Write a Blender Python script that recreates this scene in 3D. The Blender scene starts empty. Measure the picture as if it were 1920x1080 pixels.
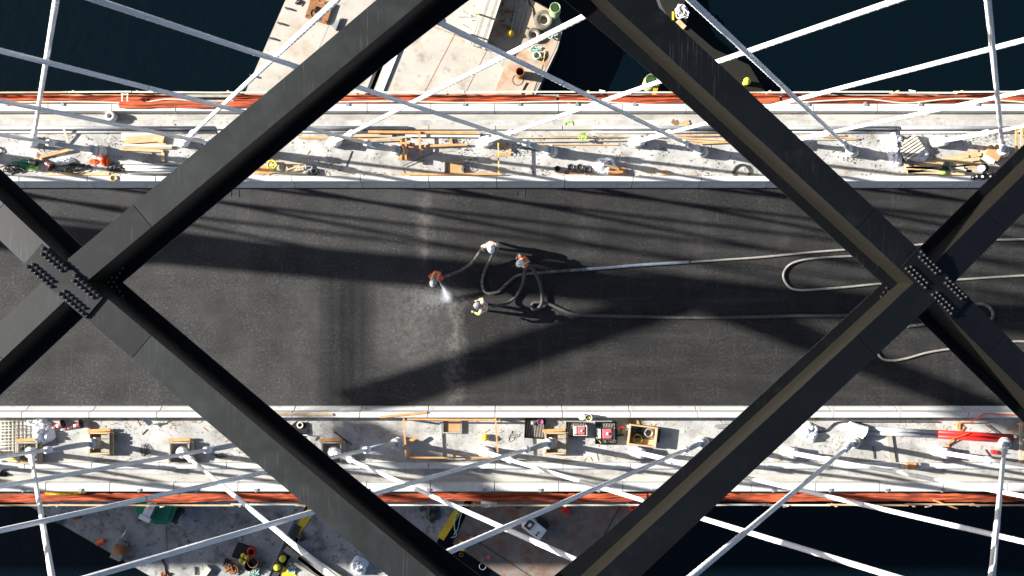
import bpy, bmesh, math, random
from mathutils import Vector, Matrix, noise
R = math.radians
random.seed(7)
scene = bpy.context.scene
COL = scene.collection

# ------------------------------------------------------------------ camera
CAM_H, FOC, TILT, CAM_Y = 50.0, 2100.0, math.atan(35 / 2100), -0.445
cam_data = bpy.data.cameras.new('camera')
cam_data.sensor_width = 36.0
cam_data.lens = 36.0 * FOC / 1920.0
cam_data.clip_start, cam_data.clip_end = 0.5, 1500
cam = bpy.data.objects.new('camera', cam_data)
COL.objects.link(cam)
cam.location = (0, CAM_Y, CAM_H)
cam.rotation_euler = (TILT, 0, 0)
scene.camera = cam

# ------------------------------------------------------------------ sky, sun, exposure
SUN_DIR = Vector((-2.1, 0.31, 1.0)).normalized()          # towards the sun
SUN_EL = math.asin(SUN_DIR.z)
SUN_AZ = math.atan2(SUN_DIR.x, SUN_DIR.y)
world = bpy.data.worlds.new('World')
scene.world = world
world.use_nodes = True
wn = world.node_tree
sky = wn.nodes.new('ShaderNodeTexSky')
sky.sky_type = 'NISHITA'
sky.sun_disc = False
sky.sun_elevation = SUN_EL
sky.sun_rotation = SUN_AZ
sky.air_density = 0.55
sky.dust_density = 1.3
sky.ozone_density = 0.5
wn.links.new(sky.outputs[0], wn.nodes['Background'].inputs[0])
wn.nodes['Background'].inputs[1].default_value = 0.05
sun_data = bpy.data.lights.new('sun', 'SUN')
sun_data.energy = 5.0
sun_data.angle = R(0.53)
sun_data.color = (1.0, 0.965, 0.91)
sun = bpy.data.objects.new('sun', sun_data)
COL.objects.link(sun)
sun.location = (-40, 10, 60)
sun.rotation_euler = SUN_DIR.to_track_quat('Z', 'Y').to_euler()
scene.view_settings.view_transform = 'Standard'
scene.view_settings.look = 'None'
scene.view_settings.gamma = 1.0
scene.view_settings.use_curve_mapping = False
scene.view_settings.exposure = 1.6

# ------------------------------------------------------------------ layout helper: a spot measured on the plan view -> a point at its own height
_c, _s = math.cos(TILT), math.sin(TILT)
def at(px, py, z=0.0):
    x, y = (px - 960) / FOC, (540 - py) / FOC
    dy, dz = y * _c + _s, y * _s - _c
    t = (z - CAM_H) / dz
    return Vector((x * t, CAM_Y + dy * t, z))

# ------------------------------------------------------------------ materials
def mat(name, col, rough=0.8, var=0.18, scale=2.5, bump=0.0, bscale=30.0, metal=0.0, spec=0.4,
        stains=(), stretch=(1, 1, 1), alpha=None, trans=0.0, scratch=None):
    m = bpy.data.materials.new(name)
    m.use_nodes = True
    nt = m.node_tree
    N, L = nt.nodes, nt.links
    b = N['Principled BSDF']
    tc = N.new('ShaderNodeTexCoord')
    mp = N.new('ShaderNodeMapping')
    mp.inputs['Scale'].default_value = stretch
    L.new(tc.outputs['Object'], mp.inputs[0])
    def ns(sc, det=5.0, rg=0.6):
        n = N.new('ShaderNodeTexNoise')
        n.inputs['Scale'].default_value = sc
        n.inputs['Detail'].default_value = det
        n.inputs['Roughness'].default_value = rg
        L.new(mp.outputs[0], n.inputs['Vector'])
        return n.outputs['Fac']
    def mix(f, a, c):
        x = N.new('ShaderNodeMix')
        x.data_type = 'RGBA'
        L.new(f, x.inputs[0])
        if isinstance(a, tuple): x.inputs[6].default_value = (*a, 1)
        else: L.new(a, x.inputs[6])
        if isinstance(c, tuple): x.inputs[7].default_value = (*c, 1)
        else: L.new(c, x.inputs[7])
        return x.outputs[2]
    def ramp(f, lo, hi):
        r = N.new('ShaderNodeMapRange')
        r.inputs[1].default_value, r.inputs[2].default_value = lo, hi
        L.new(f, r.inputs[0])
        return r.outputs[0]
    d = tuple(max(0, c * (1 - var)) for c in col)
    u = tuple(min(1, c * (1 + var)) for c in col)
    out = mix(ramp(ns(scale), 0.3, 0.7), d, u)
    for (sc_col, sc, lo, hi) in stains:
        out = mix(ramp(ns(sc, 6, 0.65), lo, hi), out, sc_col)
    if scratch:                                   # thin scuffs in two directions, in patches
        for ang, sx, sy in ((40, 30, .9), (-35, 26, 1.1)):
            m2 = N.new('ShaderNodeMapping')
            m2.inputs['Rotation'].default_value = (0, 0, R(ang))
            m2.inputs['Scale'].default_value = (sx, sy, 1)
            L.new(tc.outputs['Object'], m2.inputs[0])
            n2 = N.new('ShaderNodeTexNoise'); n2.inputs['Scale'].default_value = 1.0; n2.inputs['Detail'].default_value = 3
            L.new(m2.outputs[0], n2.inputs['Vector'])
            mu = N.new('ShaderNodeMath'); mu.operation = 'MULTIPLY'
            L.new(ramp(n2.outputs['Fac'], .60, .72), mu.inputs[0]); L.new(ramp(ns(.9, 3), .52, .70), mu.inputs[1])
            out = mix(mu.outputs[0], out, scratch)
    L.new(out, b.inputs['Base Color'])
    b.inputs['Roughness'].default_value = rough
    b.inputs['Metallic'].default_value = metal
    b.inputs['Specular IOR Level'].default_value = spec
    if trans: b.inputs['Transmission Weight'].default_value = trans
    if alpha is not None: b.inputs['Alpha'].default_value = alpha
    if bump:
        bn = N.new('ShaderNodeBump')
        bn.inputs['Strength'].default_value = bump
        bn.inputs['Distance'].default_value = 0.02
        L.new(ns(bscale, 4), bn.inputs['Height'])
        L.new(bn.outputs[0], b.inputs['Normal'])
    return m

def road_material():
    m = bpy.data.materials.new('asphalt')
    m.use_nodes = True
    nt = m.node_tree; N, L = nt.nodes, nt.links
    b = N['Principled BSDF']
    tc = N.new('ShaderNodeTexCoord')
    sep = N.new('ShaderNodeSeparateXYZ'); L.new(tc.outputs['Object'], sep.inputs[0])
    def ns(sc, det=4, stretch=(1, 1, 1), rg=.6):
        mp = N.new('ShaderNodeMapping'); mp.inputs['Scale'].default_value = stretch
        L.new(tc.outputs['Object'], mp.inputs[0])
        n = N.new('ShaderNodeTexNoise'); n.inputs['Scale'].default_value = sc
        n.inputs['Detail'].default_value = det; n.inputs['Roughness'].default_value = rg
        L.new(mp.outputs[0], n.inputs['Vector']); return n.outputs['Fac']
    def ma(op, a, c=None, cl=False):
        x = N.new('ShaderNodeMath'); x.operation = op; x.use_clamp = cl
        for i, v in enumerate((a, c)):
            if v is None: continue
            if isinstance(v, (int, float)): x.inputs[i].default_value = v
            else: L.new(v, x.inputs[i])
        return x.outputs[0]
    def rng(f, lo, hi, a=0.0, c=1.0):
        r = N.new('ShaderNodeMapRange'); r.inputs[1].default_value, r.inputs[2].default_value = lo, hi
        r.inputs[3].default_value, r.inputs[4].default_value = a, c
        L.new(f, r.inputs[0]); return r.outputs[0]
    def mix(f, a, c):
        x = N.new('ShaderNodeMix'); x.data_type = 'RGBA'; L.new(f, x.inputs[0])
        for i, v in ((6, a), (7, c)):
            if isinstance(v, tuple): x.inputs[i].default_value = (*v, 1)
            else: L.new(v, x.inputs[i])
        return x.outputs[2]
    X, Y = sep.outputs['X'], sep.outputs['Y']
    wob = ma('MULTIPLY', ma('SUBTRACT', ns(.9), .5), 1.6)
    xw = ma('ADD', X, wob)
    # membrane already blasted clean (west of the working line) is greyer than the fresh black sheet
    blasted = ma('MULTIPLY', rng(xw, -2.3, -3.0), 1.0)
    base = mix(rng(ns(1.3, 6), .3, .7), (.0120, .0118, .0118), (.0205, .0200, .0197))
    gry = mix(rng(ns(.8, 6), .3, .7), (.0235, .0232, .0230), (.0420, .0412, .0402))
    c = mix(blasted, base, gry)
    # broad worn patches and lengthwise drag marks left by the blasting
    c = mix(ma('MULTIPLY', rng(ns(.28, 5, (.8, 1, 1)), .44, .66), .55), c, (.0105, .0106, .0110))
    c = mix(ma('MULTIPLY', rng(ns(1.5, 6, (.10, 1, 1), .7), .50, .72), .45), c, (.046, .045, .044))
    c = mix(ma('MULTIPLY', rng(ns(1.1, 6, (1, .12, 1), .7), .54, .74), .35), c, (.050, .049, .047))
    # mineral grains
    grain = rng(ns(9, 6, (1, 1, 1), .9), .50, .68)
    gfac = ma('MULTIPLY', grain, ma('MULTIPLY', rng(ns(.6, 6), .34, .66, .06, .85), rng(xw, -1.5, -3.2, .55, 1.0)))
    c = mix(gfac, c, (.150, .144, .135))
    # dusty blast lines across the deck and lanes of scuffs along it
    def line(x0, w, y0, y1, amt):
        d = ma('ABSOLUTE', ma('SUBTRACT', xw, x0))
        f = rng(d, w, 0.0)
        fy = ma('MULTIPLY', rng(Y, y0 - .5, y0 + .6), rng(Y, y1 + .5, y1 - .6))
        return ma('MULTIPLY', ma('MULTIPLY', f, fy), ma('MULTIPLY', rng(ns(3.4, 8, (1, 1, 1), .8), .36, .68), amt))
    dust = line(-2.55, .55, -4.6, .3, 1.0)
    dust = ma('MAXIMUM', dust, line(-3.95, .50, 1.4, 4.6, .8))
    dust = ma('MAXIMUM', dust, line(-4.4, 2.2, -3.0, .7, .62))
    for x0, y0, y1 in ((3.2, 1.2, 4.4), (8.3, .6, 4.2), (12.0, 1.4, 3.6), (-9.5, -3.5, .6), (-12, .5, 3.8)):
        dust = ma('MAXIMUM', dust, line(x0, .9, y0, y1, .16))
    c = mix(dust, c, (.17, .162, .15))
    scuff = ma('MULTIPLY', rng(ns(2.4, 6, (.12, 1, 1)), .56, .74), .22)
    c = mix(scuff, c, (.07, .067, .062))
    # lap seams of the membrane sheets
    sx = ma('ABSOLUTE', ma('SUBTRACT', ma('FRACT', ma('ADD', ma('MULTIPLY', X, 1 / 2.62), ma('MULTIPLY', ma('SUBTRACT', ns(.25), .5), .06))), .5))
    seam = ma('MULTIPLY', rng(sx, .012, .004), rng(ns(.9, 3), .52, .68, .0, .40))
    c = mix(seam, c, (.085, .082, .078))
    L.new(c, b.inputs['Base Color'])
    b.inputs['Roughness'].default_value = .86
    b.inputs['Specular IOR Level'].default_value = .25
    bn = N.new('ShaderNodeBump'); bn.inputs['Strength'].default_value = .55; bn.inputs['Distance'].default_value = .02
    L.new(ns(30, 4), bn.inputs['Height']); L.new(bn.outputs[0], b.inputs['Normal'])
    return m

def water_material():
    m = bpy.data.materials.new('river_water')
    m.use_nodes = True
    nt = m.node_tree; N, L = nt.nodes, nt.links
    b = N['Principled BSDF']
    b.inputs['Base Color'].default_value = (.0010, .0040, .0062, 1)
    b.inputs['Roughness'].default_value = .10
    b.inputs['IOR'].default_value = 1.33
    tc = N.new('ShaderNodeTexCoord')
    n = N.new('ShaderNodeTexNoise'); n.inputs['Scale'].default_value = .55; n.inputs['Detail'].default_value = 9; n.inputs['Roughness'].default_value = .62
    L.new(tc.outputs['Object'], n.inputs['Vector'])
    bn = N.new('ShaderNodeBump'); bn.inputs['Strength'].default_value = .35; bn.inputs['Distance'].default_value = .22
    L.new(n.outputs['Fac'], bn.inputs['Height']); L.new(bn.outputs[0], b.inputs['Normal'])
    return m

M = {}
def mats():
    dirt = (.20, .19, .17)
    M['road'] = road_material()
    M['water'] = water_material()
    M['walk'] = mat('walkway_concrete', (.41, .405, .385), .9, .18, .9, .3, 25, stains=((dirt, 1.1, .46, .76), ((.13, .12, .105), 3.2, .57, .74), ((.09, .085, .075), 9, .66, .76), ((.55, .53, .48), .5, .58, .75)))
    M['slab'] = mat('edge_slab_concrete', (.42, .40, .355), .9, .15, .7, .25, 25, stains=((dirt, .9, .47, .75), ((.11, .10, .09), 6, .60, .76)), stretch=(.5, 1, 1))
    M['barrier'] = mat('barrier_concrete', (.56, .55, .51), .85, .08, 1.6, .12, 50, stains=(((.36, .35, .33), 2.0, .52, .80), ((.18, .17, .16), 7, .66, .80)))
    M['under'] = mat('girder_concrete', (.28, .27, .25), .9)
    M['black'] = mat('black_bridge_paint', (.0036, .0044, .0054), .40, .25, 1.2, .05, 12, stains=(((.010, .011, .012), 1.6, .56, .80), ((.05, .052, .05), 9, .72, .80)), spec=.26, scratch=(.022, .025, .028))
    M['web'] = mat('web_paint_sunlit_tone', (.0100, .0090, .0058), .5, .15, 1.0, .05, 12, spec=.35)  # warm tone of sun on the black webs, put into the colour
    M['blackb'] = mat('black_bridge_paint_scuffed_sheen', (.0125, .0140, .0136), .46, .3, .9, .05, 12, stains=(((.026, .031, .029), 1.6, .47, .78), ((.11, .118, .11), 8, .71, .80)), spec=.45, scratch=(.075, .085, .08))  # left brace tops: sheen towards the sun painted in as lighter grey, plus scuffs
    M['blackc'] = mat('black_bridge_paint_node_sheen', (.0090, .0100, .0098), .45, .2, .9, .05, 12, stains=(((.020, .023, .021), 1.4, .52, .78), ((.10, .108, .10), 8, .70, .79)), spec=.4, scratch=(.06, .068, .064))  # left node stubs and plate: darker paint tone with the same sheen painted in
    M['bolt'] = mat('bolt_steel', (.075, .075, .072), .25, .2, 5, metal=.8)
    M['pipe'] = mat('white_cable_pipe', (.80, .80, .79), .5, .04, 1.2, stains=(((.55, .54, .52), 3, .66, .82),))
    M['sleeve'] = mat('grey_guide_pipe', (.42, .43, .44), .55, .14, 4, stains=(((.22, .22, .22), 5, .6, .75),))
    M['grout'] = mat('rough_grout', (.58, .57, .53), .95, .2, 7, .8, 18, stains=((dirt, 12, .6, .7),))
    M['orange'] = mat('orange_debris_net', (.46, .095, .034), .85, .45, 3, .3, 60, stretch=(.25, 1.6, 1), stains=(((.20, .035, .014), 2.2, .48, .66), ((.75, .25, .10), 4, .64, .78)))
    M['wood'] = mat('pale_lumber', (.50, .36, .20), .85, .22, 3, .25, 25, stretch=(.6, .6, .6), stains=(((.30, .19, .09), 3, .60, .78),))
    M['woodo'] = mat('orange_lumber', (.55, .27, .10), .85, .22, 3, .2, 25, stains=(((.66, .42, .22), 4, .55, .75),))
    M['woodg'] = mat('weathered_lumber', (.36, .33, .27), .9, .25, 4, .3, 25, stains=(((.18, .15, .11), 4, .56, .74),))
    M['woodw'] = mat('sunbleached_lumber', (.62, .57, .46), .85, .14, 4, stains=(((.36, .31, .22), 6, .62, .76),))
    M['ply'] = mat('plywood', (.46, .33, .19), .8, .18, 5)
    M['cardboard'] = mat('cardboard', (.42, .25, .12), .9, .12, 3)
    M['steel'] = mat('galvanised_steel', (.36, .37, .38), .45, .2, 3, metal=.4)
    M['dsteel'] = mat('dark_steel', (.06, .06, .06), .5, .3, 4, metal=.3)
    M['rust'] = mat('rusty_steel', (.27, .115, .045), .9, .35, 3, .3, 20, stains=(((.10, .045, .02), 5, .55, .7), ((.42, .25, .14), 2, .6, .75)))
    M['plastic'] = mat('white_plastic_sheet', (.78, .79, .82), .35, .08, 4)
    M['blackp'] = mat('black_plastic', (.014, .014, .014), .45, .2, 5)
    M['rubber'] = mat('black_rubber', (.020, .020, .020), .7, .25, 5)
    M['tyre'] = mat('weathered_tyre', (.13, .12, .095), .9, .25, 6, .3, 20)
    M['hose'] = mat('grey_hose', (.095, .090, .082), .75, .3, 6, .3, 30, stains=(((.24, .23, .20), 5, .50, .66),))
    M['hosel'] = mat('pale_hose', (.26, .245, .21), .8, .2, 6, .3, 30, stains=(((.13, .125, .11), 3, .56, .70),))
    M['hosed'] = mat('dark_hose', (.060, .058, .054), .7, .3, 8, .3, 30, stains=(((.11, .105, .095), 6, .55, .7),))
    M['red'] = mat('red_paint', (.60, .022, .018), .45, .15, 3)
    M['orangep'] = mat('orange_plastic', (.75, .12, .02), .5, .12, 4)
    M['white'] = mat('white_paint', (.78, .78, .76), .5, .08, 3)
    M['pink'] = mat('faded_red_plastic', (.62, .12, .14), .5, .2, 8)
    M['purple'] = mat('purple_plastic', (.30, .12, .30), .5, .15, 4)
    M['yellow'] = mat('yellow_paint', (.70, .46, .025), .6, .18, 3, stains=(((.22, .15, .03), 4, .62, .75),))
    M['yellowb'] = mat('bright_yellow_plastic', (.74, .64, .05), .45, .1, 4)
    M['lime'] = mat('lime_plastic', (.30, .70, .10), .5, .1, 4)
    M['green'] = mat('green_machine_paint', (.012, .19, .095), .4, .15, 2)
    M['greenp'] = mat('pale_green_pile', (.34, .46, .26), .7, .2, 1.2, stains=(((.50, .48, .12), 1.4, .55, .7),))
    M['rope'] = mat('pale_green_rope', (.35, .55, .45), .8, .25, 8)
    M['ropey'] = mat('yellow_rope', (.62, .44, .12), .8, .25, 8)
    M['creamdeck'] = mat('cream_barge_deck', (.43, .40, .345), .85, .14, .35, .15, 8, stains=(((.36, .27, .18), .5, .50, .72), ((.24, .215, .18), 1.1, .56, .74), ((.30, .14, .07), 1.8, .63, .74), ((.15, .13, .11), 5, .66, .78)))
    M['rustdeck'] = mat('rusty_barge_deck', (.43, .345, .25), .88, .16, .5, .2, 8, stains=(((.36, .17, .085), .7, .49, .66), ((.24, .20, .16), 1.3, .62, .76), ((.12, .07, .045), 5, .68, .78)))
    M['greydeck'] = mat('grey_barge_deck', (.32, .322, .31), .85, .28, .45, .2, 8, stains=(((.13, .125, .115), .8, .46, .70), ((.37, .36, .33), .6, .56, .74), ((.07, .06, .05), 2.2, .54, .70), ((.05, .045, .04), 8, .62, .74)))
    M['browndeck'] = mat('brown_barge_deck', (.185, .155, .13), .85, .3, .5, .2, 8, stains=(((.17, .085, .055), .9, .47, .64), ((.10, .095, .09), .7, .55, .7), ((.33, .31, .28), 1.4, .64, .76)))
    M['hull'] = mat('dark_barge_hull', (.035, .033, .034), .7, .3, 1)
    M['olive'] = mat('olive_barge_deck', (.0052, .0050, .0014), .8, .3, 1)
    M['skin'] = mat('skin', (.42, .24, .16), .6, .06, 5)
    M['vesto'] = mat('orange_work_vest', (.80, .13, .03), .8, .12, 6)
    M['vestw'] = mat('pale_coral_jacket', (.78, .50, .40), .8, .12, 6)
    M['vesty'] = mat('lime_work_vest', (.62, .78, .18), .8, .12, 6)
    M['vestp'] = mat('pale_work_shirt', (.66, .64, .56), .8, .1, 6)
    M['band'] = mat('reflective_band', (.75, .73, .55), .4, .06, 6)
    M['jeans'] = mat('dark_trousers', (.030, .036, .050), .9, .2, 6)
    M['shirt'] = mat('grey_work_shirt', (.33, .31, .29), .9, .15, 6)
    M['glove'] = mat('work_glove', (.34, .30, .22), .8, .12, 6)
    M['boot'] = mat('work_boot', (.05, .033, .02), .8, .2, 6)
    M['helmw'] = mat('white_helmet', (.78, .78, .77), .35, .03, 3)
    M['helmg'] = mat('grey_helmet', (.30, .30, .30), .4, .06, 3)
    M['drop'] = mat('water_droplets', (.80, .82, .84), .3, .02, 3)
mats()

# ------------------------------------------------------------------ mesh builder
class MB:
    def __init__(s): s.v, s.f = [], []
    def add(s, vs, fs):
        o = len(s.v)
        s.v += [Vector(v) for v in vs]
        s.f += [tuple(i + o for i in f) for f in fs]
        return s
    def box(s, c, size, rz=0.0, M4=None):
        x, y, z = (d / 2 for d in size)
        vs = [Vector((a, b, d)) for d in (-z, z) for a, b in ((-x, -y), (x, -y), (x, y), (-x, y))]
        rot = Matrix.Rotation(rz, 3, 'Z') if M4 is None else M4
        vs = [rot @ v + Vector(c) for v in vs]
        return s.add(vs, [(3, 2, 1, 0), (4, 5, 6, 7), (0, 1, 5, 4), (1, 2, 6, 5), (2, 3, 7, 6), (3, 0, 4, 7)])
    def bar(s, p, q, w, t, up=(0, 0, 1)):
        p, q = Vector(p), Vector(q)
        d = q - p
        e = d.normalized()
        l = Vector(up).cross(e)
        if l.length < 1e-4: l = Vector((1, 0, 0)).cross(e)
        l.normalize()
        u = e.cross(l)
        return s.box((p + q) / 2, (d.length, w, t), M4=Matrix((e, l, u)).transposed())
    def prism(s, poly, z0, z1):
        n = len(poly)
        area = sum(poly[i][0] * poly[(i + 1) % n][1] - poly[(i + 1) % n][0] * poly[i][1] for i in range(n))
        if area < 0: poly = poly[::-1]
        vs = [(p[0], p[1], z0) for p in poly] + [(p[0], p[1], z1) for p in poly]
        return s.add(vs, [tuple(range(n))[::-1], tuple(range(n, 2 * n))] + [(i, (i + 1) % n, n + (i + 1) % n, n + i) for i in range(n)])
    def tube(s, pts, r, n=8, caps=True, closed=False):
        pts = [Vector(p) for p in pts]
        m = len(pts)
        rr = r if isinstance(r, (list, tuple)) else [r] * m
        o = len(s.v)
        up = None
        for i, p in enumerate(pts):
            if closed: d = pts[(i + 1) % m] - pts[i - 1]
            else: d = pts[min(i + 1, m - 1)] - pts[max(i - 1, 0)]
            if d.length < 1e-9: d = Vector((0, 0, 1))
            d.normalize()
            if up is None:
                up = Vector((0, 0, 1)) if abs(d.z) < .9 else Vector((1, 0, 0))
            l = (up - d * up.dot(d))
            if l.length < 1e-6: l = d.orthogonal()
            l.normalize(); up = l
            k = d.cross(l)
            for j in range(n):
                a = 2 * math.pi * j / n
                s.v.append(p + (l * math.cos(a) + k * math.sin(a)) * rr[i])
        for i in range(m if closed else m - 1):
            for j in range(n):
                a, b = o + i * n + j, o + i * n + (j + 1) % n
                i2 = (i + 1) % m
                c, d = o + i2 * n + (j + 1) % n, o + i2 * n + j
                s.f.append((a, b, c, d))
        if caps and not closed:
            s.f.append(tuple(range(o, o + n))[::-1])
            s.f.append(tuple(range(o + (m - 1) * n, o + m * n)))
        return s
    def cyl(s, p, q, r0, r1=None, n=16):
        return s.tube([p, q], [r0, r0 if r1 is None else r1], n)
    def ring(s, c, r, t, n=24, k=8, flat=1.0, tilt=None):
        vs, fs = [], []
        rot = tilt or Matrix.Identity(3)
        for i in range(n):
            a = 2 * math.pi * i / n
            for j in range(k):
                b = 2 * math.pi * j / k
                q = Vector(((r + t * math.cos(b)) * math.cos(a), (r + t * math.cos(b)) * math.sin(a), t * flat * math.sin(b)))
                vs.append(rot @ q + Vector(c))
        for i in range(n):
            for j in range(k):
                fs.append((i * k + j, ((i + 1) % n) * k + j, ((i + 1) % n) * k + (j + 1) % k, i * k + (j + 1) % k))
        return s.add(vs, fs)
    def ball(s, c, r, n=12, k=8, sq=(1, 1, 1)):
        vs, fs = [], []
        for i in range(1, k):
            t = math.pi * i / k
            for j in range(n):
                a = 2 * math.pi * j / n
                vs.append(Vector(c) + Vector((r * sq[0] * math.sin(t) * math.cos(a), r * sq[1] * math.sin(t) * math.sin(a), r * sq[2] * math.cos(t))))
        top, bot = len(vs), len(vs) + 1
        vs += [Vector(c) + Vector((0, 0, r * sq[2])), Vector(c) - Vector((0, 0, r * sq[2]))]
        for i in range(k - 2):
            for j in range(n):
                fs.append((i * n + j, (i + 1) * n + j, (i + 1) * n + (j + 1) % n, i * n + (j + 1) % n))
        for j in range(n):
            fs.append((top, j, (j + 1) % n))
            fs.append((bot, (k - 2) * n + (j + 1) % n, (k - 2) * n + j))
        return s.add(vs, fs)
    def lathe(s, c, prof, n=18):
        vs, fs = [], []
        for (r, z) in prof:
            for j in range(n):
                a = 2 * math.pi * j / n
                vs.append(Vector(c) + Vector((r * math.cos(a), r * math.sin(a), z)))
        for i in range(len(prof) - 1):
            for j in range(n):
                fs.append((i * n + j, i * n + (j + 1) % n, (i + 1) * n + (j + 1) % n, (i + 1) * n + j))
        return s.add(vs, fs)
    def build(s, name, m, parent=None, smooth=False, bevel=0.0, local=False):
        me = bpy.data.meshes.new(name)
        org = Vector((0, 0, 0))
        if parent is not None and not local: org = wpos(parent)
        me.from_pydata([v - org for v in s.v], [], s.f)
        for mm in (m if isinstance(m, (list, tuple)) else [m]):
            me.materials.append(M[mm] if isinstance(mm, str) else mm)
        if smooth: me.shade_smooth()
        o = bpy.data.objects.new(name, me)
        COL.objects.link(o)
        if parent is not None: o.parent = parent
        if bevel:
            b = o.modifiers.new('bevel', 'BEVEL'); b.width = bevel; b.segments = 2
        return o
def wpos(o):
    p = Vector((0, 0, 0))
    while o is not None:
        p = p + o.location
        o = o.parent
    return p
def tag(o, label=None, cat=None, group=None, kind=None):
    if label: o['label'] = label
    if cat: o['category'] = cat
    if group: o['group'] = group
    if kind: o['kind'] = kind
    return o
def thing(name, label, cat, loc, group=None):
    o = bpy.data.objects.new(name, None)
    o.empty_display_size = .3
    COL.objects.link(o)
    o.location = loc
    return tag(o, label, cat, group)
def one(name, label, cat, mb, m, group=None, smooth=False, bevel=0.0):
    """a thing that is a single mesh, its origin at its base"""
    xs = [v.x for v in mb.v]; ys = [v.y for v in mb.v]; zs = [v.z for v in mb.v]
    c = Vector(((min(xs) + max(xs)) / 2, (min(ys) + max(ys)) / 2, min(zs)))
    mb.v = [v - c for v in mb.v]
    o = mb.build(name, m, None, smooth, bevel)
    o.location = c
    return tag(o, label, cat, group)
def struct(name, mb, m, bevel=0.0):
    return tag(mb.build(name, m, None, False, bevel), kind='structure')
def smoothpts(pts, k=6):
    pts = [Vector(p) for p in pts]
    out = []
    for i in range(len(pts) - 1):
        p0, p1, p2, p3 = pts[max(i - 1, 0)], pts[i], pts[i + 1], pts[min(i + 2, len(pts) - 1)]
        for j in range(k):
            t = j / k
            out.append(.5 * ((2 * p1) + (p2 - p0) * t + (2 * p0 - 5 * p1 + 4 * p2 - p3) * t * t + (3 * p1 - p0 - 3 * p2 + p3) * t ** 3))
    out.append(pts[-1])
    return out
def inst(src, name, parent, loc, rz=0.0, scale=None):
    o = bpy.data.objects.new(name, src)
    COL.objects.link(o)
    o.parent = parent
    o.location = Vector(loc) - wpos(parent)
    o.rotation_euler = (0, 0, rz)
    if scale: o.scale = scale
    return o
ORD = ['first', 'second', 'third', 'fourth', 'fifth', 'sixth', 'seventh', 'eighth', 'ninth', 'tenth']
WZ = .15       # walkway level above the road
BZ = -36.0     # barge deck level
SC = 42.0      # plan pixels per metre at deck level
K = 1.35         # size of the gear down on the barges

# ================================================================== SETTING
struct('water', MB().add([(-400, -400, -38.4), (400, -400, -38.4), (400, 400, -38.4), (-400, 400, -38.4)], [(0, 1, 2, 3)]), 'water')
X0, X1 = -175.0, 70.0
struct('roadway', MB().box(((X0 + X1) / 2, 0, -.15), (X1 - X0, 9.86, .3)), 'road')
for sgn, nm in ((1, 'deck_edge_upper'), (-1, 'deck_edge_lower')):      # approach spans west of the picture carry the same edge overhang
    struct(nm, MB().box(((X0 - 24.2) / 2, sgn * 8.86, -.2), (-24.2 - X0, .68, .5)), 'slab')
struct('bridge_girder', MB().box(((X0 + X1) / 2, 0, -1.0), (X1 - X0, 15.6, 1.35)), 'under')
for sgn, nm in ((1, 'walkway_upper'), (-1, 'walkway_lower')):
    struct(nm, MB().box(((X0 + X1) / 2, sgn * 6.415, -.085), (X1 - X0, 2.93, .47)), 'walk')
    struct(nm.replace('walkway', 'edge_slab'), MB().box(((X0 + X1) / 2, sgn * 8.195, -.12), (X1 - X0, .62, .44)), 'slab')

def profile_run(name, label, cat, part, prof, y_sign, seg, phase, m, gap=.03, z_joint=True):
    """a long cast concrete run made of end-to-end pieces with open joints"""
    root = thing(name, label, cat, (0, y_sign * prof[0][0], 0))
    n = len(prof)
    def piece(L):
        mb = MB()
        vs = [(-L / 2, y_sign * (y - prof[0][0]), z) for y, z in prof] + [(L / 2, y_sign * (y - prof[0][0]), z) for y, z in prof]
        fs = [(i, (i + 1) % n, n + (i + 1) % n, n + i) for i in range(n)] + [tuple(range(n))[::-1], tuple(range(n, 2 * n))]
        if y_sign < 0: fs = [f[::-1] for f in fs]
        mb.add(vs, fs)
        o = mb.build(part, m, None, bevel=.012)
        o.parent = root
        return o
    first = None
    x = phase - math.ceil((phase + 30) / seg) * seg
    k = 0
    while x < 30:
        if first is None: o = first = piece(seg - gap)
        else:
            o = bpy.data.objects.new(part, first.data); COL.objects.link(o); o.parent = root
            b = o.modifiers.new('bevel', 'BEVEL'); b.width = .012; b.segments = 2
        o.location = (x + seg / 2, 0, random.uniform(-.004, .004))
        x += seg; k += 1
    for a, b_ in ((X0, -30 - seg), (30 + seg, X1)):
        pass
    return root
BARR = [(4.86, .0), (4.90, .16), (5.02, .34), (5.07, .86), (5.30, .86), (5.33, .0)]
profile_run('road_barrier', 'pale concrete road barrier above the dark roadway, along the upper walkway', 'barrier', 'barrier_segment', BARR, 1, 126 / SC, (680 - 960) / SC, 'barrier')
profile_run('road_barrier', 'pale concrete road barrier below the dark roadway, along the lower walkway', 'barrier', 'barrier_segment', BARR, -1, 124.5 / SC, (680 - 960) / SC, 'barrier')
KERB = [(8.17, .0), (8.22, .42), (8.55, .42), (8.55, -.6), (8.5, -.6)]
profile_run('edge_kerb', 'white concrete edge kerb beside the upper orange netting', 'kerb', 'kerb_segment', [(8.17, .0), (8.24, .42), (8.56, .42), (8.56, -.7), (8.51, -.7), (8.51, 0)], 1, 119 / SC, (690 - 960) / SC, 'barrier')
profile_run('edge_kerb', 'white concrete edge kerb beside the lower orange netting', 'kerb', 'kerb_segment', [(8.17, .0), (8.24, .42), (8.60, .42), (8.60, -.7), (8.51, -.7), (8.51, 0)], -1, 119 / SC, (690 - 960) / SC, 'barrier')
profile_run('low_kerb', 'low white concrete kerb running under the lower hanger pipes', 'kerb', 'kerb_segment', [(7.33, .0), (7.35, .38), (7.60, .38), (7.62, 0)], -1, 125 / SC, (805 - 960) / SC, 'barrier')
profile_run('low_kerb', 'low concrete kerb under the upper hanger pipes, with conduits on it', 'kerb', 'kerb_segment', [(7.42, .0), (7.44, .28), (7.62, .28), (7.64, 0)], 1, 125 / SC, (805 - 960) / SC, 'slab')

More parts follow.
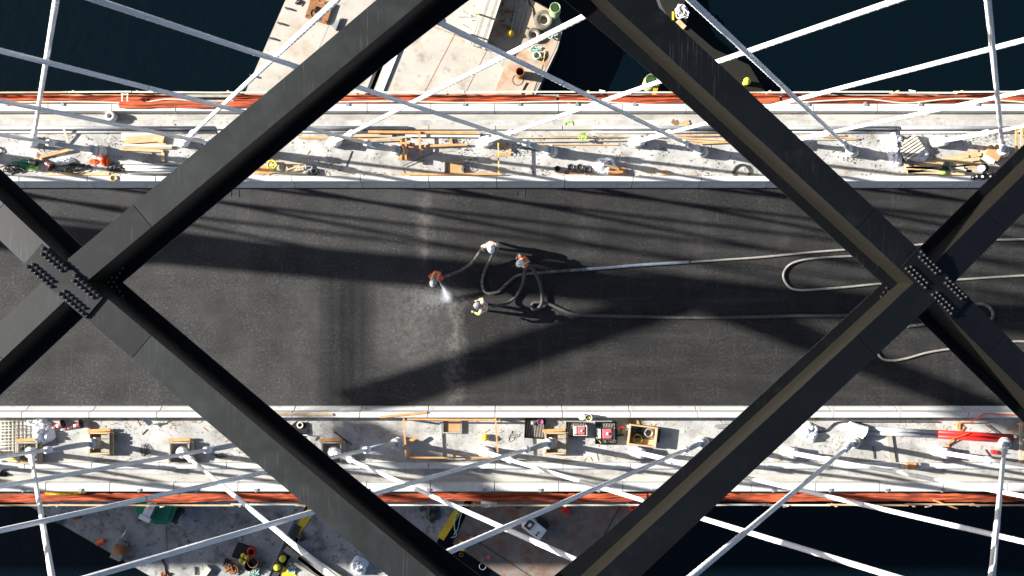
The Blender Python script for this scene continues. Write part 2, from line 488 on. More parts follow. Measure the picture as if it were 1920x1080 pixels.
# embedded plates and clamps along the outer kerbs
def kerb_clamps(sgn, label, phase):
    root = thing('clamp_row', label, 'clamps', (0, sgn * 8.5, .42))
    a = MB().box((0, 0, .02), (.16, .10, .05)).box((0, sgn * .09, -.08), (.06, .05, .26)).build('clamp', 'steel', None)
    a.parent = root
    i = 0
    x = -22.4 + phase
    while x < 23:
        if i == 0: o = a
        else:
            o = bpy.data.objects.new('clamp', a.data); COL.objects.link(o); o.parent = root
        o.location = (x + random.uniform(-.1, .1), sgn * .02, .005)
        x += 56 / SC * 1.9; i += 1
kerb_clamps(1, 'row of small steel clamps along the upper edge kerb', 0)
kerb_clamps(-1, 'row of small steel clamps along the lower edge kerb', .9)

# ================================================================== ARCH RIBS AND BRACING
RISE, HALF, XC, RIBY = 30.6, 59.5, -4.3, 6.72
def zarch(x): return RISE * (1 - ((x - XC) / HALF) ** 2)
for sgn, nm in ((1, 'upper'), (-1, 'lower')):
    root = thing('arch_rib', f'black steel arch rib overhead along the {nm} edge of the bridge', 'arch rib', (XC, sgn * RIBY, zarch(XC)))
    xs = [XC - HALF * .985 + 2 * HALF * .985 * i / 60 for i in range(61)]
    mb = MB()
    vs, fs = [], []
    for x in xs:
        s_ = -2 * RISE * (x - XC) / HALF ** 2
        nrm = Vector((-s_, 0, 1)).normalized()
        c = Vector((x, sgn * RIBY, zarch(x)))
        for a, b in ((-.6, -.9), (.6, -.9), (.6, .5), (-.6, .5)):
            vs.append(c + Vector((0, a, 0)) + nrm * b)
    for i in range(60):
        for j in range(4):
            fs.append((i * 4 + j, i * 4 + (j + 1) % 4, i * 4 + 4 + (j + 1) % 4, i * 4 + 4 + j))
    fs += [(3, 2, 1, 0), (240, 241, 242, 243)]
    mb.add(vs, fs).build('box_section', 'black', root)
    for i in range(4, 57, 4):
        c = Vector((xs[i], sgn * RIBY, zarch(xs[i]) - .2)); s_ = -2 * RISE * (xs[i] - XC) / HALF ** 2
        nrm = Vector((-s_, 0, 1)).normalized(); t = Vector((1, 0, s_)).normalized()
        MB().box(c, (.10, 1.30, 1.52), M4=Matrix((t, Vector((0, 1, 0)), nrm)).transposed()).build('splice_collar', 'black', root)

bolt_me = MB().lathe((0, 0, 0), [(.037, 0), (.037, .012), (.026, .014), (.026, .034), (.018, .042), (.0005, .044)], 8).build('bolt', 'bolt', None)
bolt_mesh = bolt_me.data
bpy.data.objects.remove(bolt_me)

HT, DEP, HB = .255, .95, .44           # half width of the top plate, depth, half width of the bottom plate
def brace_arm(root, N, E, ms, stub=1.75, flare=True):
    """one arm of a cross brace from the crossing N to the rib end E: top plate, two webs, wide bottom plate"""
    d = E - N
    L = d.length
    e = d.normalized()
    l = Vector((0, 0, 1)).cross(e).normalized()
    u = e.cross(l)
    def slab(poly, z0, z1, name, m):
        mb = MB()
        n = len(poly)
        if sum(poly[i][0] * poly[(i + 1) % n][1] - poly[(i + 1) % n][0] * poly[i][1] for i in range(n)) < 0: poly = poly[::-1]
        vs = [N + e * a + l * b + u * z0 for a, b in poly] + [N + e * a + l * b + u * z1 for a, b in poly]
        mb.add(vs, [tuple(range(n))[::-1], tuple(range(n, 2 * n))] + [(i, (i + 1) % n, n + (i + 1) % n, n + i) for i in range(n)])
        return mb.build(name, m, root)
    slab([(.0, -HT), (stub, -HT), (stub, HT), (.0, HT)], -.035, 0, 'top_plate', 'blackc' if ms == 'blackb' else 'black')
    Lf = L - .55
    fl = []
    if flare:
        for i in range(9):
            t = i / 8
            fl.append((L - 5.6 + (5.6 - .55) * t, t ** 2 * .20))
    else: fl = [(Lf, 0)]
    top = [(stub + .012, -HT)] + [(a, -HT - b * .18) for a, b in fl]
    top += [(a, HT + b * .18) for a, b in fl][::-1] + [(stub + .012, HT)]
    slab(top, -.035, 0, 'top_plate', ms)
    w = [(.0, 0), (Lf, 0)]
    for sg in (-1, 1):
        slab([(.0, sg * (HT - .035)), (Lf, sg * (HT - .035)), (Lf, sg * (HT - .005)), (.0, sg * (HT - .005))], -DEP, -.036, 'web_plate', 'web')
    bot = [(.0, -HB)] + [(a, -HB - b) for a, b in fl] + [(a, HB + b) for a, b in fl][::-1] + [(.0, HB)]
    slab(bot, -DEP - .04, -DEP - .001, 'bottom_plate', 'black')

def cross_brace(xc, x0, x1, label, ms, plate_dir, group=None, bolts=True):
    zc = zarch(xc)
    N = Vector((xc, 0, zc))
    root = thing('cross_brace', label, 'cross brace', N, group)
    for xe in (x0, x1):
        for sg in (-1, 1):
            E = Vector((xe, sg * RIBY, zarch(xe)))
            brace_arm(root, N + (E - N).normalized() * .012, E, ms)
    E = Vector((x1, -RIBY, zarch(x1)))
    e = (E - N).normalized(); l = Vector((0, 0, 1)).cross(e).normalized(); u = e.cross(l)
    rot = Matrix((e, l, u)).transposed()
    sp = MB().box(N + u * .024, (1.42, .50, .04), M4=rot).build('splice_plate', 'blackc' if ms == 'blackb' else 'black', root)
    lo = MB().box(N - u * (DEP - .02), (1.25, .86, .03), M4=rot).build('lower_splice_plate', 'black', root)
    if bolts:
        spots = []
        for half in (-1, 1):
            for side in (-1, 1):
                for r_ in range(2):
                    for c_ in range(7):
                        if r_ == 1 and c_ == 6: continue
                        spots.append((half * (.10 + .088 * c_ + (.04 if r_ else 0)), side * (.205 - .085 * r_)))
        for a, b in spots:
            o = inst(bolt_mesh, 'bolt', sp, N + e * a + l * b + u * .044)
            o.rotation_euler = rot.to_euler()
        for sx in (-1,):
            for r_ in range(3):
                for c_ in range(6):
                    a, b = -.36 + c_ * .1, sx * 0
                    # lower plate bolts sit in the notch on the side facing mid-span
        side = -1 if xc > 0 else 1
        for r_ in range(2):
            for c_ in range(7):
                p = N + Vector((side * (.44 + .10 * abs(c_ - 3) * .55 + .09 * r_), (c_ - 3) * .085, 0)) - Vector((0, 0, DEP - .036))
                inst(bolt_mesh, 'bolt', lo, p)
    return root
XN = 7.80
cross_brace(-XN, -15.3, .14, 'black steel cross brace with bolted crossing plate at the left edge, scuffed and painted with a grey sheen on top', 'blackb', 1)
cross_brace(XN, .14, 15.3, 'dark steel cross brace with bolted crossing plate at the right edge, smooth on top', 'black', 1)
cross_brace(-25.7, -36.2, -15.3, 'black steel cross brace farther along the arch, outside the picture', 'black', 1, 'braces beyond the picture', bolts=False)
cross_brace(25.5, 15.3, 35.8, 'black steel cross brace farther along the arch, outside the picture', 'black', 1, 'braces beyond the picture', bolts=False)
# end portal of the arch to the west, out of the picture; it throws the upright shadow across the roadway
PX = -43.2
root = thing('portal_strut', 'black steel portal strut with diagonal arms between the arch ribs, outside the picture', 'strut', (PX, 0, zarch(PX)))
for k in range(6):
    MB().box((PX - .60 + .24 * k, 0, zarch(PX) - .6 + .3 * (k % 2)), (.075, 2 * RIBY - 1.2, .075)).build('strut_chord', 'black', root)
for sg in (-1, 1):
    brace_arm(root, Vector((PX + .5, sg * .3, zarch(PX))), Vector((-36.2, sg * RIBY, zarch(-36.2))), 'black', 1.0, False)

# ================================================================== HANGERS
HS = .452
def hanger(xb, yb, lean, label, group, full=True, box=False):
    base = Vector((xb, yb, WZ))
    z = 15.0
    for _ in range(30): z = zarch(xb + lean * HS * z) - .9
    e = Vector((lean * HS, 0, 1)).normalized()
    L = (z - WZ) / e.z
    tip = base + e * L
    root = thing('hanger_pipe', label, 'hanger pipe', base, group)
    n = 14 if full else 10
    MB().tube([base + e * 2.9, base + e * (2.9 + (L - 2.9) * .34), tip], .078, n).build('pipe', 'pipe', root, True)
    if not full:
        MB().tube([base - e * .1, base + e * 2.9], .14, n).build('guide_pipe', 'sleeve', root, True)
        return root
    grey = lean < 0
    MB().tube([base - e * .1, base + e * 2.9], .118 if grey else .108, n).build('guide_pipe', 'sleeve' if grey else 'pipe', root, True)
    MB().tube([base + e * 2.72, base + e * 2.75, base + e * 3.02, base + e * 3.05], [.12, .145, .145, .085], n).build('collar', 'pipe', root, True)
    MB().tube([base + e * .30, base + e * .32, base + e * .62, base + e * .64], [.15, .235, .235, .15], n).build('socket', 'sleeve' if grey else 'pipe', root, True)
    st = MB()
    m_ = 16
    rows = []
    for i in range(6):
        t = -.35 + i * .14
        for j in range(m_):
            a = 2 * math.pi * j / m_
            l = Vector((0, 1, 0)); k = e.cross(l)
            r = .265 + .03 * noise.noise(Vector((xb * 3 + math.cos(a) * 2, math.sin(a) * 2, i * .9)))
            st.v.append(base + e * t + (l * math.cos(a) + k * math.sin(a)) * r)
    for i in range(5):
        for j in range(m_):
            st.f.append((i * m_ + j, i * m_ + (j + 1) % m_, (i + 1) * m_ + (j + 1) % m_, (i + 1) * m_ + j))
    st.f.append(tuple(range(5 * m_, 6 * m_)))
    st.build('anchor_stub', 'grout', root)
    # weld band part way up and the helical rib that keeps rain off the pipe
    MB().cyl(base + e * (L * .52), base + e * (L * .52 + .05), .084, n=n).build('weld_band', 'sleeve', root, True)
    h = MB()
    pts = []
    turns = int((L - 3.2) / .34)
    l = Vector((0, 1, 0)); k = e.cross(l)
    for i in range(turns * 8 + 1):
        a = 2 * math.pi * i / 8
        pts.append(base + e * (3.2 + .34 * i / 8) + (l * math.cos(a) + k * math.sin(a)) * .079)
    h.tube(pts, .008, 3, caps=False).build('helical_rib', 'pipe', root)
    return root
PAX, PBX, SP = (62 - 960) / SC, (190 - 960) / SC, 281.6 / SC
FORMS = {('A', -1, 0), ('B', -1, 0), ('A', -1, 1), ('A', -1, 2), ('B', -1, 3)}
for sgn, nm in ((1, 'upper'), (-1, 'lower')):
    for i in range(-8, 8):
        for fam, xb0, yy, lean, wd in (('A', PAX, 6.89, 1, 'right'), ('B', PBX, 6.47, -1, 'left')):
            inview = 0 <= i <= 6
            if not inview and sgn < 0 and i < -5: continue
            if inview:
                lab = f'white hanger pipe leaning {wd}, {ORD[i]} from the left on the {nm} walkway'
                grp = f'hanger pipes leaning {wd} on the {nm} walkway'
            else:
                lab = f'white hanger pipe leaning {wd}, beyond the picture on the {nm} walkway'
                grp = f'hanger pipes beyond the picture, {wd} leaning, {nm} walkway'
            hanger(xb0 + SP * i, sgn * yy, lean, lab, grp, inview)

# timber forms boxed round some anchors of the lower walkway
FORML = {('A', 0): 'wooden form box round the leftmost anchor, beside the reinforcing mesh', ('B', 0): 'wooden form box with ribbed lid round the anchor right of the striped cones',
         ('A', 1): 'wooden form box round the anchor near the lower left brace', ('A', 2): 'wooden form box round the anchor right of the lower left brace', ('B', 3): 'wooden form box round the anchor beside the black ribbed tray'}
for fam, i in FORML:
    xb = (PAX if fam == 'A' else PBX) + SP * i
    yb = -6.89 if fam == 'A' else -6.47
    root = thing('form_box', FORML[(fam, i)], 'form box', (xb, yb, WZ), 'timber form boxes round the lower anchors')
    dx = .12 if fam == 'B' else 0
    for (cx, cy, sx, sy) in ((-.42, 0, .06, .9), (.42, 0, .06, .9), (0, -.45, .95, .06), (0, .45, .95, .06)):
        MB().box((xb + cx + dx, yb + cy, WZ + .19), (sx, sy, .38)).build('form_board', 'woodg' if fam == 'A' else 'wood', root)
    MB().box((xb + dx - .05, yb + .56, WZ + .2), (1.0, .12, .1), R(3)).build('brace_plank', 'woodo', root)
    MB().box((xb + dx + .53, yb, WZ + .2), (.12, .95, .1)).build('brace_plank', 'wood', root)
    if fam == 'B':
        for q in range(4):
            MB().box((xb + dx + .30 + .0, yb - .30 + q * .2, WZ + .40), (.36, .16, .04)).build('lid_board', 'woodg', root)

# ================================================================== EDGE NETTING AND TIMBER
def net(x0, x1, sgn, y_in, y_out, z, label, seed, amp=.10):
    nx, ny = int((x1 - x0) * 9), 12
    mb = MB()
    for i in range(nx + 1):
        x = x0 + (x1 - x0) * i / nx
        for j in range(ny + 1):
            t = j / ny
            w = noise.noise(Vector((x * .5, seed * 9.1, 0))) * .05
            y = y_in + (y_out - y_in) * t + w + .03 * noise.noise(Vector((x * 1.7, t * 3, seed)))
            h = amp * noise.noise(Vector((x * .35, t * 5.5 + .5 * noise.noise(Vector((x * .22, 0, seed))), seed)))
            h += amp * .55 * noise.noise(Vector((x * 1.1, t * 9, seed + 5)))
            mb.v.append(Vector((x, sgn * y, z + h * 1.4 + .05 * math.sin(t * math.pi))))
    for i in range(nx):
        for j in range(ny):
            a = i * (ny + 1) + j
            q = (a, a + ny + 1, a + ny + 2, a + 1)
            mb.f.append(q if sgn > 0 else q[::-1])
    return one('debris_net', label, 'netting', mb, 'orange', 'orange debris nets along the bridge edges')
def rail(p, q, w, t, name, label, cat, m, group=None):
    return one(name, label, cat, MB().bar(p, q, w, t), m, group)

# platforms that carry the nets: long boards, each a piece
for sgn, nm in ((1, 'upper'), (-1, 'lower')):
    yo = 9.10 if sgn > 0 else 9.22
    root = thing('edge_platform', f'narrow timber work platform under the {nm} orange netting', 'platform', (0, sgn * 8.85, -.5))
    for k in range(4):
        x = -24.0
        while x < 24:
            L = random.choice((3.6, 4.2, 4.8))
            MB().box((x + L / 2, sgn * (8.68 + k * .125), -.32 + random.uniform(-.01, .01)), (L - .02, .115, .05)).build('board', random.choice(('woodg', 'wood', 'dsteel')), root)
            x += L
    fence = thing('timber_guardrail', f'thin pale timber guardrail along the outer edge of the {nm} netting', 'guardrail', (0, sgn * yo, -.3))
    x = -24.0
    k = 0
    while x < 24:
        L = random.choice((3.0, 3.6, 4.2))
        MB().bar((x, sgn * (yo + random.uniform(-.03, .02)), .28), (x + L, sgn * (yo + random.uniform(-.03, .03)), .28 + random.uniform(-.02, .02)), .07, .05).build('rail', random.choice(('woodw', 'woodw', 'wood')), fence)
        MB().box((x + .4, sgn * (yo + .06), -.05), (.09, .05, .7)).build('post', 'wood', fence)
        if k % 2 == 0: MB().bar((x + .9, sgn * (yo + .10), .2), (x + 1.15, sgn * (yo + .02), .33), .06, .04).build('wedge', 'woodw', fence)
        x += L - .15; k += 1
net(-23.5, -14.8, 1, 8.68, 9.06, -.12, 'orange netting along the upper edge, at the far left', 1)
net(-17.4, -11.0, 1, 8.36, 8.66, .50, 'orange netting folded over the upper kerb left of the upper left brace', 2, .05)
net(-12.5, 2.0, 1, 8.68, 9.06, -.12, 'orange netting along the upper edge, between the cream barge and the walkway', 3)
net(2.1, 12.0, 1, 8.68, 9.06, -.12, 'orange netting along the upper edge, behind the upper right brace', 4)
net(12.1, 23.5, 1, 8.68, 9.06, -.12, 'orange netting along the upper edge, at the far right', 5)
net(-23.5, -8.0, -1, 8.78, 9.14, -.12, 'orange netting along the lower edge, left of the lower left brace', 6)
net(-7.9, 6.0, -1, 8.78, 9.14, -.12, 'orange netting along the lower edge, between the two lower braces', 7)
net(6.1, 23.5, -1, 8.78, 9.14, -.12, 'orange netting along the lower edge, right of the lower right brace', 8)
# white cord sagging along the upper edge
for nme, pts, lab in (('edge_rope', [(-30, 192), (150, 191), (260, 193), (320, 186), (420, 196)], 'pale rope sagging along the upper netting at the left'),
                 ('edge_rope', [(480, 196), (700, 190), (900, 193), (1080, 190), (1230, 197)], 'pale rope lying along the upper netting in the middle'),
                 ('edge_rope', [(1500, 192), (1620, 186), (1700, 193), (1800, 185), (1940, 193)], 'pale rope lying along the upper netting at the right')):
    one(nme, lab, 'rope', MB().tube(smoothpts([at(x, y, .05) for x, y in pts]), .035, 6), 'woodw', smooth=True)
# ladder stubs in the upper netting
root = thing('ladder', 'short pale timber ladder across the upper orange netting', 'ladder', at(233, 190, .2))
for x in (229, 239): MB().bar(at(x, 175, .35), at(x, 201, .35), .06, .05).build('stile', 'woodw', root)
MB().bar(at(227, 177, .4), at(241, 177, .4), .05, .05).build('rung', 'woodw', root)

# conduits on the upper low kerb
for k, (yy, r, m_) in enumerate(((7.50, .075, 'steel'), (7.33, .055, 'sleeve'))):
    for j, (a, b) in enumerate(((-24, -13.2), (-13.1, -4.6), (3.6, 11), (11.1, 17.2), (17.3, 24))):
        where = ('at the far left', 'behind the upper left brace', 'right of the anchors in the middle', 'behind the upper right brace', 'at the far right')[j]
        lab = f"{('thick', 'thin')[k]} grey conduit along the upper low kerb, {where}"
        one('conduit', lab, 'conduit', MB().tube([(a, yy + random.uniform(-.02, .02), .36 if k == 0 else WZ + .06), (b, yy, .36 if k == 0 else WZ + .06)], r, 10), m_, 'conduits along the upper low kerb', True)

# ================================================================== HOSES
def hose(label, pts, r, m, name='hose', k=7, cat='hose'):
    return one(name, label, cat, MB().tube(smoothpts([at(*p) for p in pts], k), r, 10), m, smooth=True)
H0 = .07
hose('long blasting hose from the nozzle worker past the pale jacketed worker to the right',
     [(822, 524, 1.0), (832, 519, .98), (848, 514, .55), (868, 505, .35), (888, 489, .6), (903, 468, .98), (916, 467, 1.05), (928, 468, 1.02), (921, 482, .6), (910, 505, .16), (904, 528, H0), (908, 545, H0), (918, 550, H0), (934, 547, H0), (948, 534, H0), (966, 519, H0), (985, 514, H0), (1040, 509, H0), (1110, 504, H0), (1200, 497, H0), (1290, 491, H0)], .066, 'hose')
hose('pale hose running to the right edge above the black cross brace crossing',
     [(1291, 491.5, H0), (1360, 487, H0), (1430, 482, H0), (1500, 475, H0), (1560, 470, H0), (1620, 466, H0), (1700, 461, H0), (1800, 452, H0), (1950, 448, H0)], .052, 'hosel')
one('hose_sleeve', 'pale blue wrapped length on the long blasting hose', 'hose sleeve', MB().tube(smoothpts([at(x, y, H0) for x, y in ((1090, 505.5), (1140, 502), (1200, 497), (1260, 493.3), (1294, 491))], 6), .073, 10), mat('pale_blue_wrap', (.12, .14, .18), .6, .25, 5), smooth=True)
hose('dark hose from the lime sleeved worker through the loop to the right',
     [(924, 574, .95), (936, 573, .7), (952, 568, .25), (966, 557, .12), (977, 540, .2), (982, 522, .6), (985, 504, 1.0), (991, 501, 1.05), (998, 504, 1.0), (1008, 521, .6), (1015, 545, .22), (1016, 566, .20), (1010, 577, .18), (1001, 580, .12), (997, 574, .08), (1001, 568, H0), (1014, 567, H0), (1032, 571, H0), (1054, 581, H0), (1080, 590, H0), (1130, 592, H0), (1200, 593.5, H0), (1290, 596, H0), (1380, 595, H0), (1500, 592, H0), (1600, 591, H0), (1700, 588, H0)], .072, 'hosed')
hose('pale hose lying in a long hairpin loop left of the right cross brace',
     [(1950, 515, H0), (1860, 520, H0), (1800, 524, H0), (1730, 527, H0), (1650, 532, H0), (1590, 538, H0), (1540, 542, H0), (1500, 544, H0), (1480, 538, H0), (1469, 520, H0), (1474, 503, H0), (1492, 491, H0), (1530, 484, H0), (1600, 480, H0), (1690, 476, H0), (1760, 472, H0)], .052, 'hosel')
hose('pale hose curving out below the right cross brace arm',
     [(1640, 650, H0), (1652, 671, H0), (1672, 676, H0), (1700, 672, H0), (1740, 661, H0), (1785, 654, H0), (1830, 652, H0), (1905, 640, H0), (1950, 645, H0)], .052, 'hosel')
hose('short bent hose end beside the bolted crossing plate at the right',
     [(1700, 612, H0), (1760, 603, H0), (1800, 580, H0), (1832, 570, H0), (1852, 574, H0), (1862, 588, H0), (1858, 600, H0)], .07, 'hose')
# wire ties along the dark hose
for x, y, w in ((1205, 594, 'left'), (1285, 596, 'middle'), (1375, 595, 'right')):
    mb = MB()
    for k in range(4):
        p = at(x + k * 4, y, H0); mb.ring(p, .078, .008, 12, 5, tilt=Matrix.Rotation(R(90), 3, 'Y') @ Matrix.Rotation(R(random.uniform(-20, 20)), 3, 'X'))
    tag(one('wire_tie', f'wire ties round the dark hose, {w} bundle', 'wire tie', mb, 'rubber'), kind=None)
# drain slots at the foot of the upper barrier
for x, y, w in ((440, 364, 'left, under the upper left brace'), (976, 364, 'above the pale jacketed worker')):
    p = at(x, y, 0)
    mb = MB().box(p + Vector((-.17, .04, .01)), (.03, .30, .02)).box(p + Vector((.17, .04, .01)), (.03, .30, .02)).box(p + Vector((0, -.11, .01)), (.36, .03, .02))
    one('drain_frame', f'small drain frame at the upper barrier foot, {w}', 'drain', mb, 'dsteel')

# ================================================================== WORKERS
def person(px, py, face, label, vest, helm, pose, trousers='jeans', seed=0):
    """standing worker; local +Y is forward"""
    g = at(px, py, 0)
    root = thing('person', label, 'person', g, 'workers with hoses on the roadway')
    root.rotation_euler = (0, 0, face)
    root.scale = (1.07, 1.07, 1.03)
    lean = pose.get('lean', .10)
    hip = Vector((0, 0, .93)); waist = Vector((0, lean * .35, 1.10)); chest = Vector((0, lean * .8, 1.33)); neck = Vector((0, lean * 1.1, 1.49)); head = Vector((pose.get('hx', 0), lean * 1.45 + .04, 1.62)); crown = head + Vector((0, .01, .10))
    V = [hip, waist, chest, neck, head, crown]
    Rr = [(.16, .125), (.155, .115), (.185, .125), (.062, .062), (.088, .10), (.07, .075)]
    E = [(0, 1), (1, 2), (2, 3), (3, 4), (4, 5)]
    def chain(start, pts, rad):
        prev = start
        for p, r in zip(pts, rad):
            V.append(Vector(p)); Rr.append((r, r)); E.append((prev, len(V) - 1)); prev = len(V) - 1
        return prev
    st = pose.get('stride', .12)
    for sg in (-1, 1):
        f = st * sg
        chain(0, [(sg * .10, 0, .86), (sg * .12, f * .5 + .04, .50), (sg * .13, f - .02, .10), (sg * .14, f + .13, .045)], [.098, .068, .048, .045])
    hands = []
    for sg, key in ((-1, 'L'), (1, 'R')):
        hd = Vector(pose[key])
        sh = chest + Vector((sg * .205, 0, .07))
        mid = (sh + hd) / 2
        out = Vector((sg * .5, -.35, -.75)).normalized()
        reach = .58
        hgt = math.sqrt(max(0, (reach / 2) ** 2 - ((hd - sh).length / 2) ** 2))
        el = mid + out * hgt
        chain(2, [sh, el, hd], [.078, .056, .036])
        hands.append((hd, (hd - el).normalized(), sg))
    me = bpy.data.meshes.new('body')
    bm = bmesh.new()
    lay = bm.verts.layers.skin.verify()
    bv = [bm.verts.new(v) for v in V]
    for i, v in enumerate(bv):
        v[lay].radius = Rr[i]
        v[lay].use_root = (i == 0)
    for a, b in E: bm.edges.new((bv[a], bv[b]))
    bm.to_mesh(me); bm.free()
    tmp = bpy.data.objects.new('tmp', me); COL.objects.link(tmp)
    sk = tmp.modifiers.new('skin', 'SKIN'); sk.use_smooth_shade = True; sk.branch_smoothing = .3
    ss = tmp.modifiers.new('sub', 'SUBSURF'); ss.levels = 2
    dg = bpy.context.evaluated_depsgraph_get()
    body = bpy.data.meshes.new_from_object(tmp.evaluated_get(dg))
    bpy.data.objects.remove(tmp)
    vs = [v.co.copy() for v in body.vertices]
    fs = [tuple(p.vertices) for p in body.polygons]
    # hands: five bent fingers that close round the hose, thumb from the side of the palm
    fm = MB()
    for hd, d, sg in hands:
        side = d.cross(Vector((0, 0, 1)))
        if side.length < .1: side = Vector((1, 0, 0))
        side.normalize(); dn = side.cross(d)
        if dn.z > 0: dn = -dn
        palm = hd + d * .045
        fm.ball(palm, .042, 10, 6)
        for q, ln in enumerate((.036, .042, .040, .032)):
            b0 = palm + side * (-.030 + q * .020) + d * .03
            fm.tube([b0, b0 + d * ln, b0 + d * (ln * 1.2) + dn * ln, b0 + d * (ln * .5) + dn * (ln * 1.7)], [.0105, .0095, .009, .007], 6)
        b0 = palm - side * .036 - d * .005
        fm.tube([b0, b0 - side * .02 + d * .03 + dn * .01, b0 - side * .01 + d * .05 + dn * .035], [.012, .011, .008], 6)
    n0, nf = len(vs), len(fs)
    vs += fm.v; fs += [tuple(i + n0 for i in f) for f in fm.f]
    # nose, ears
    face_m = MB()
    face_m.ball(head + Vector((0, .105, -.02)), .018, 8, 6, (.8, 1.1, 1.3))
    for sg in (-1, 1): face_m.ball(head + Vector((sg * .088, 0, -.02)), .024, 8, 6, (.4, .8, 1.2))
    n1, nf1 = len(vs), len(fs)
    vs += face_m.v; fs += [tuple(i + n1 for i in f) for f in face_m.f]
    b2 = bpy.data.meshes.new('body'); b2.from_pydata(vs, [], fs)
    for mm in (trousers, pose.get('shirt', 'shirt'), 'skin', 'boot', 'glove'): b2.materials.append(M[mm])
    b2.shade_smooth()
    for p in b2.polygons:
        c = p.center
        if p.index >= nf1: k = 2
        elif p.index >= nf: k = 4
        elif c.z > 1.50 and (c - head).length < .26: k = 2
        elif c.z < .13: k = 3
        elif c.z < .92 and min((c - h[0]).length for h in hands) > .18 and abs(c.x) < .30: k = 0
        elif min((c - h[0]).length for h in hands) < .07: k = 4
        else: k = 1
        p.material_index = k
    bo = bpy.data.objects.new('body', b2); COL.objects.link(bo); bo.parent = root
    # vest: torso and shoulder skin, pushed out
    body.calc_loop_triangles()
    axis0, axis1 = hip, neck
    def in_vest(c):
        t = (c.z - .82) / (1.50 - .82)
        if not 0 < t < 1: return False
        ax = waist.lerp(chest, max(0, min(1.3, (c.z - 1.10) / .23))) if c.z > 1.1 else hip.lerp(waist, max(0, (c.z - .93) / .17))
        lim = .30 if pose.get('sleeves') else .235
        return abs(c.x - ax.x) < lim and abs(c.y - ax.y) < .24
    vm = MB()
    used = {}
    fidx = []
    for p in body.polygons:
        if not in_vest(p.center): continue
        ids = []
        for i in p.vertices:
            if i not in used:
                used[i] = len(vm.v)
                v = body.vertices[i]
                vm.v.append(v.co + v.normal * .020)
            ids.append(used[i])
        vm.f.append(tuple(ids)); fidx.append(p.center.copy())
    vo = vm.build('vest', (vest, pose.get('band', 'band')), root, True, local=True)
    for p, c in zip(vo.data.polygons, fidx):
        if abs(c.z - 1.08) < .030 or (c.z > 1.10 and .085 < abs(c.x) < .13): p.material_index = 1
    sd = vo.modifiers.new('thick', 'SOLIDIFY'); sd.thickness = .008
    # hard hat
    hm = MB()
    prof = [(.150, 0), (.150, .012), (.128, .018), (.126, .05), (.112, .095), (.080, .128), (.040, .143), (.001, .147)]
    hc = head + Vector((0, .005, .055))
    hm.lathe(hc, prof, 20)
    for v in hm.v:
        if v.y > hc.y and v.z < hc.z + .014: v.y = hc.y + (v.y - hc.y) * 1.30
    hm.bar(hc + Vector((0, -.10, .105)), hc + Vector((0, .10, .105)), .035, .09)
    hm.build('hard_hat', helm, root, True, local=True)
    if pose.get('belt'):
        MB().ball(hip + Vector((.16, -.05, .05)), .06, 8, 6).build('tool_pouch', 'boot', root, True, local=True)
    return root
person(822, 514, R(165), 'person in orange vest and grey hard hat bending to aim the spraying nozzle', 'vesto', 'helmg',
       {'L': (-.14, .20, 1.0), 'R': (.02, .36, .95), 'lean': .24, 'stride': .16, 'sleeves': 1}, seed=1)
person(921, 459, R(185), 'person in pale coral jacket and white hard hat holding the hose up', 'vestw', 'helmw',
       {'L': (-.30, .16, 1.06), 'R': (.34, .20, 1.06), 'lean': .14, 'stride': .10, 'sleeves': 1, 'belt': 1}, seed=2)
person(985, 489, R(125), 'person in orange vest and white hard hat gripping the dark hose with both hands', 'vesto', 'helmw',
       {'L': (-.06, .34, 1.02), 'R': (.30, .20, 1.04), 'lean': .16, 'stride': .10, 'sleeves': 0}, 'shirt', seed=3)
person(911, 576, R(80), 'person in pale shirt with lime sleeves and grey hard hat carrying the hose end', 'vestp', 'helmg',
       {'shirt': 'vesty', 'band': 'vesto', 'L': (-.28, .42, 1.05), 'R': (.22, .36, 1.08), 'lean': .16, 'stride': .14, 'sleeves': 0}, seed=4)
# nozzle lance and the water fan it throws
p0 = at(822, 524, 1.0); p1 = at(827, 533, .92)
one('spray_lance', 'short steel spray lance in the hands of the nozzle worker', 'lance', MB().tube([p0, p1], [.035, .028], 8).tube([p1, p1 + (p1 - p0).normalized() * .12], [.045, .02], 8), 'steel', smooth=True)
rnd = random.Random(3)
mb = MB()
def drop(p, r):
    a = [Vector((r, 0, 0)), Vector((-r * .5, r * .86, 0)), Vector((-r * .5, -r * .86, 0)), Vector((0, 0, r * 1.3))]
    mb.add([p + v for v in a], [(0, 1, 3), (1, 2, 3), (2, 0, 3), (0, 2, 1)])
path = smoothpts([at(827.5, 534, .92), at(834, 541, .75), at(839, 551, .42), at(842, 562, .02)], 8)
for i in range(13000):
    t = rnd.random() ** .9
    f = t * (len(path) - 1); k = min(int(f), len(path) - 2)
    p = path[k].lerp(path[k + 1], f - k)
    w = .015 + .17 * t
    q = p + Vector((rnd.gauss(0, w * .55), rnd.gauss(0, w * .5), rnd.gauss(0, w * .4)))
    if rnd.random() < .25 * t: q += Vector((-rnd.random() * .35 * t, rnd.gauss(0, .1), 0))
    q.z = max(q.z, .01)
    drop(q, rnd.uniform(.0035, .0075))
end = path[-1]
for i in range(6000):                        # mist rebounding from the deck
    a = rnd.gauss(0, 1); b = rnd.gauss(0, 1)
    q = end + Vector((-.45 + a * .50 - abs(b) * .12, .02 + b * .26, abs(rnd.gauss(0, .14)) + .01))
    drop(q, rnd.uniform(.0028, .006))
o = one('water_spray', 'white fan of spray water hitting the dark roadway', 'spray', mb, 'drop')
tag(o, kind='stuff')

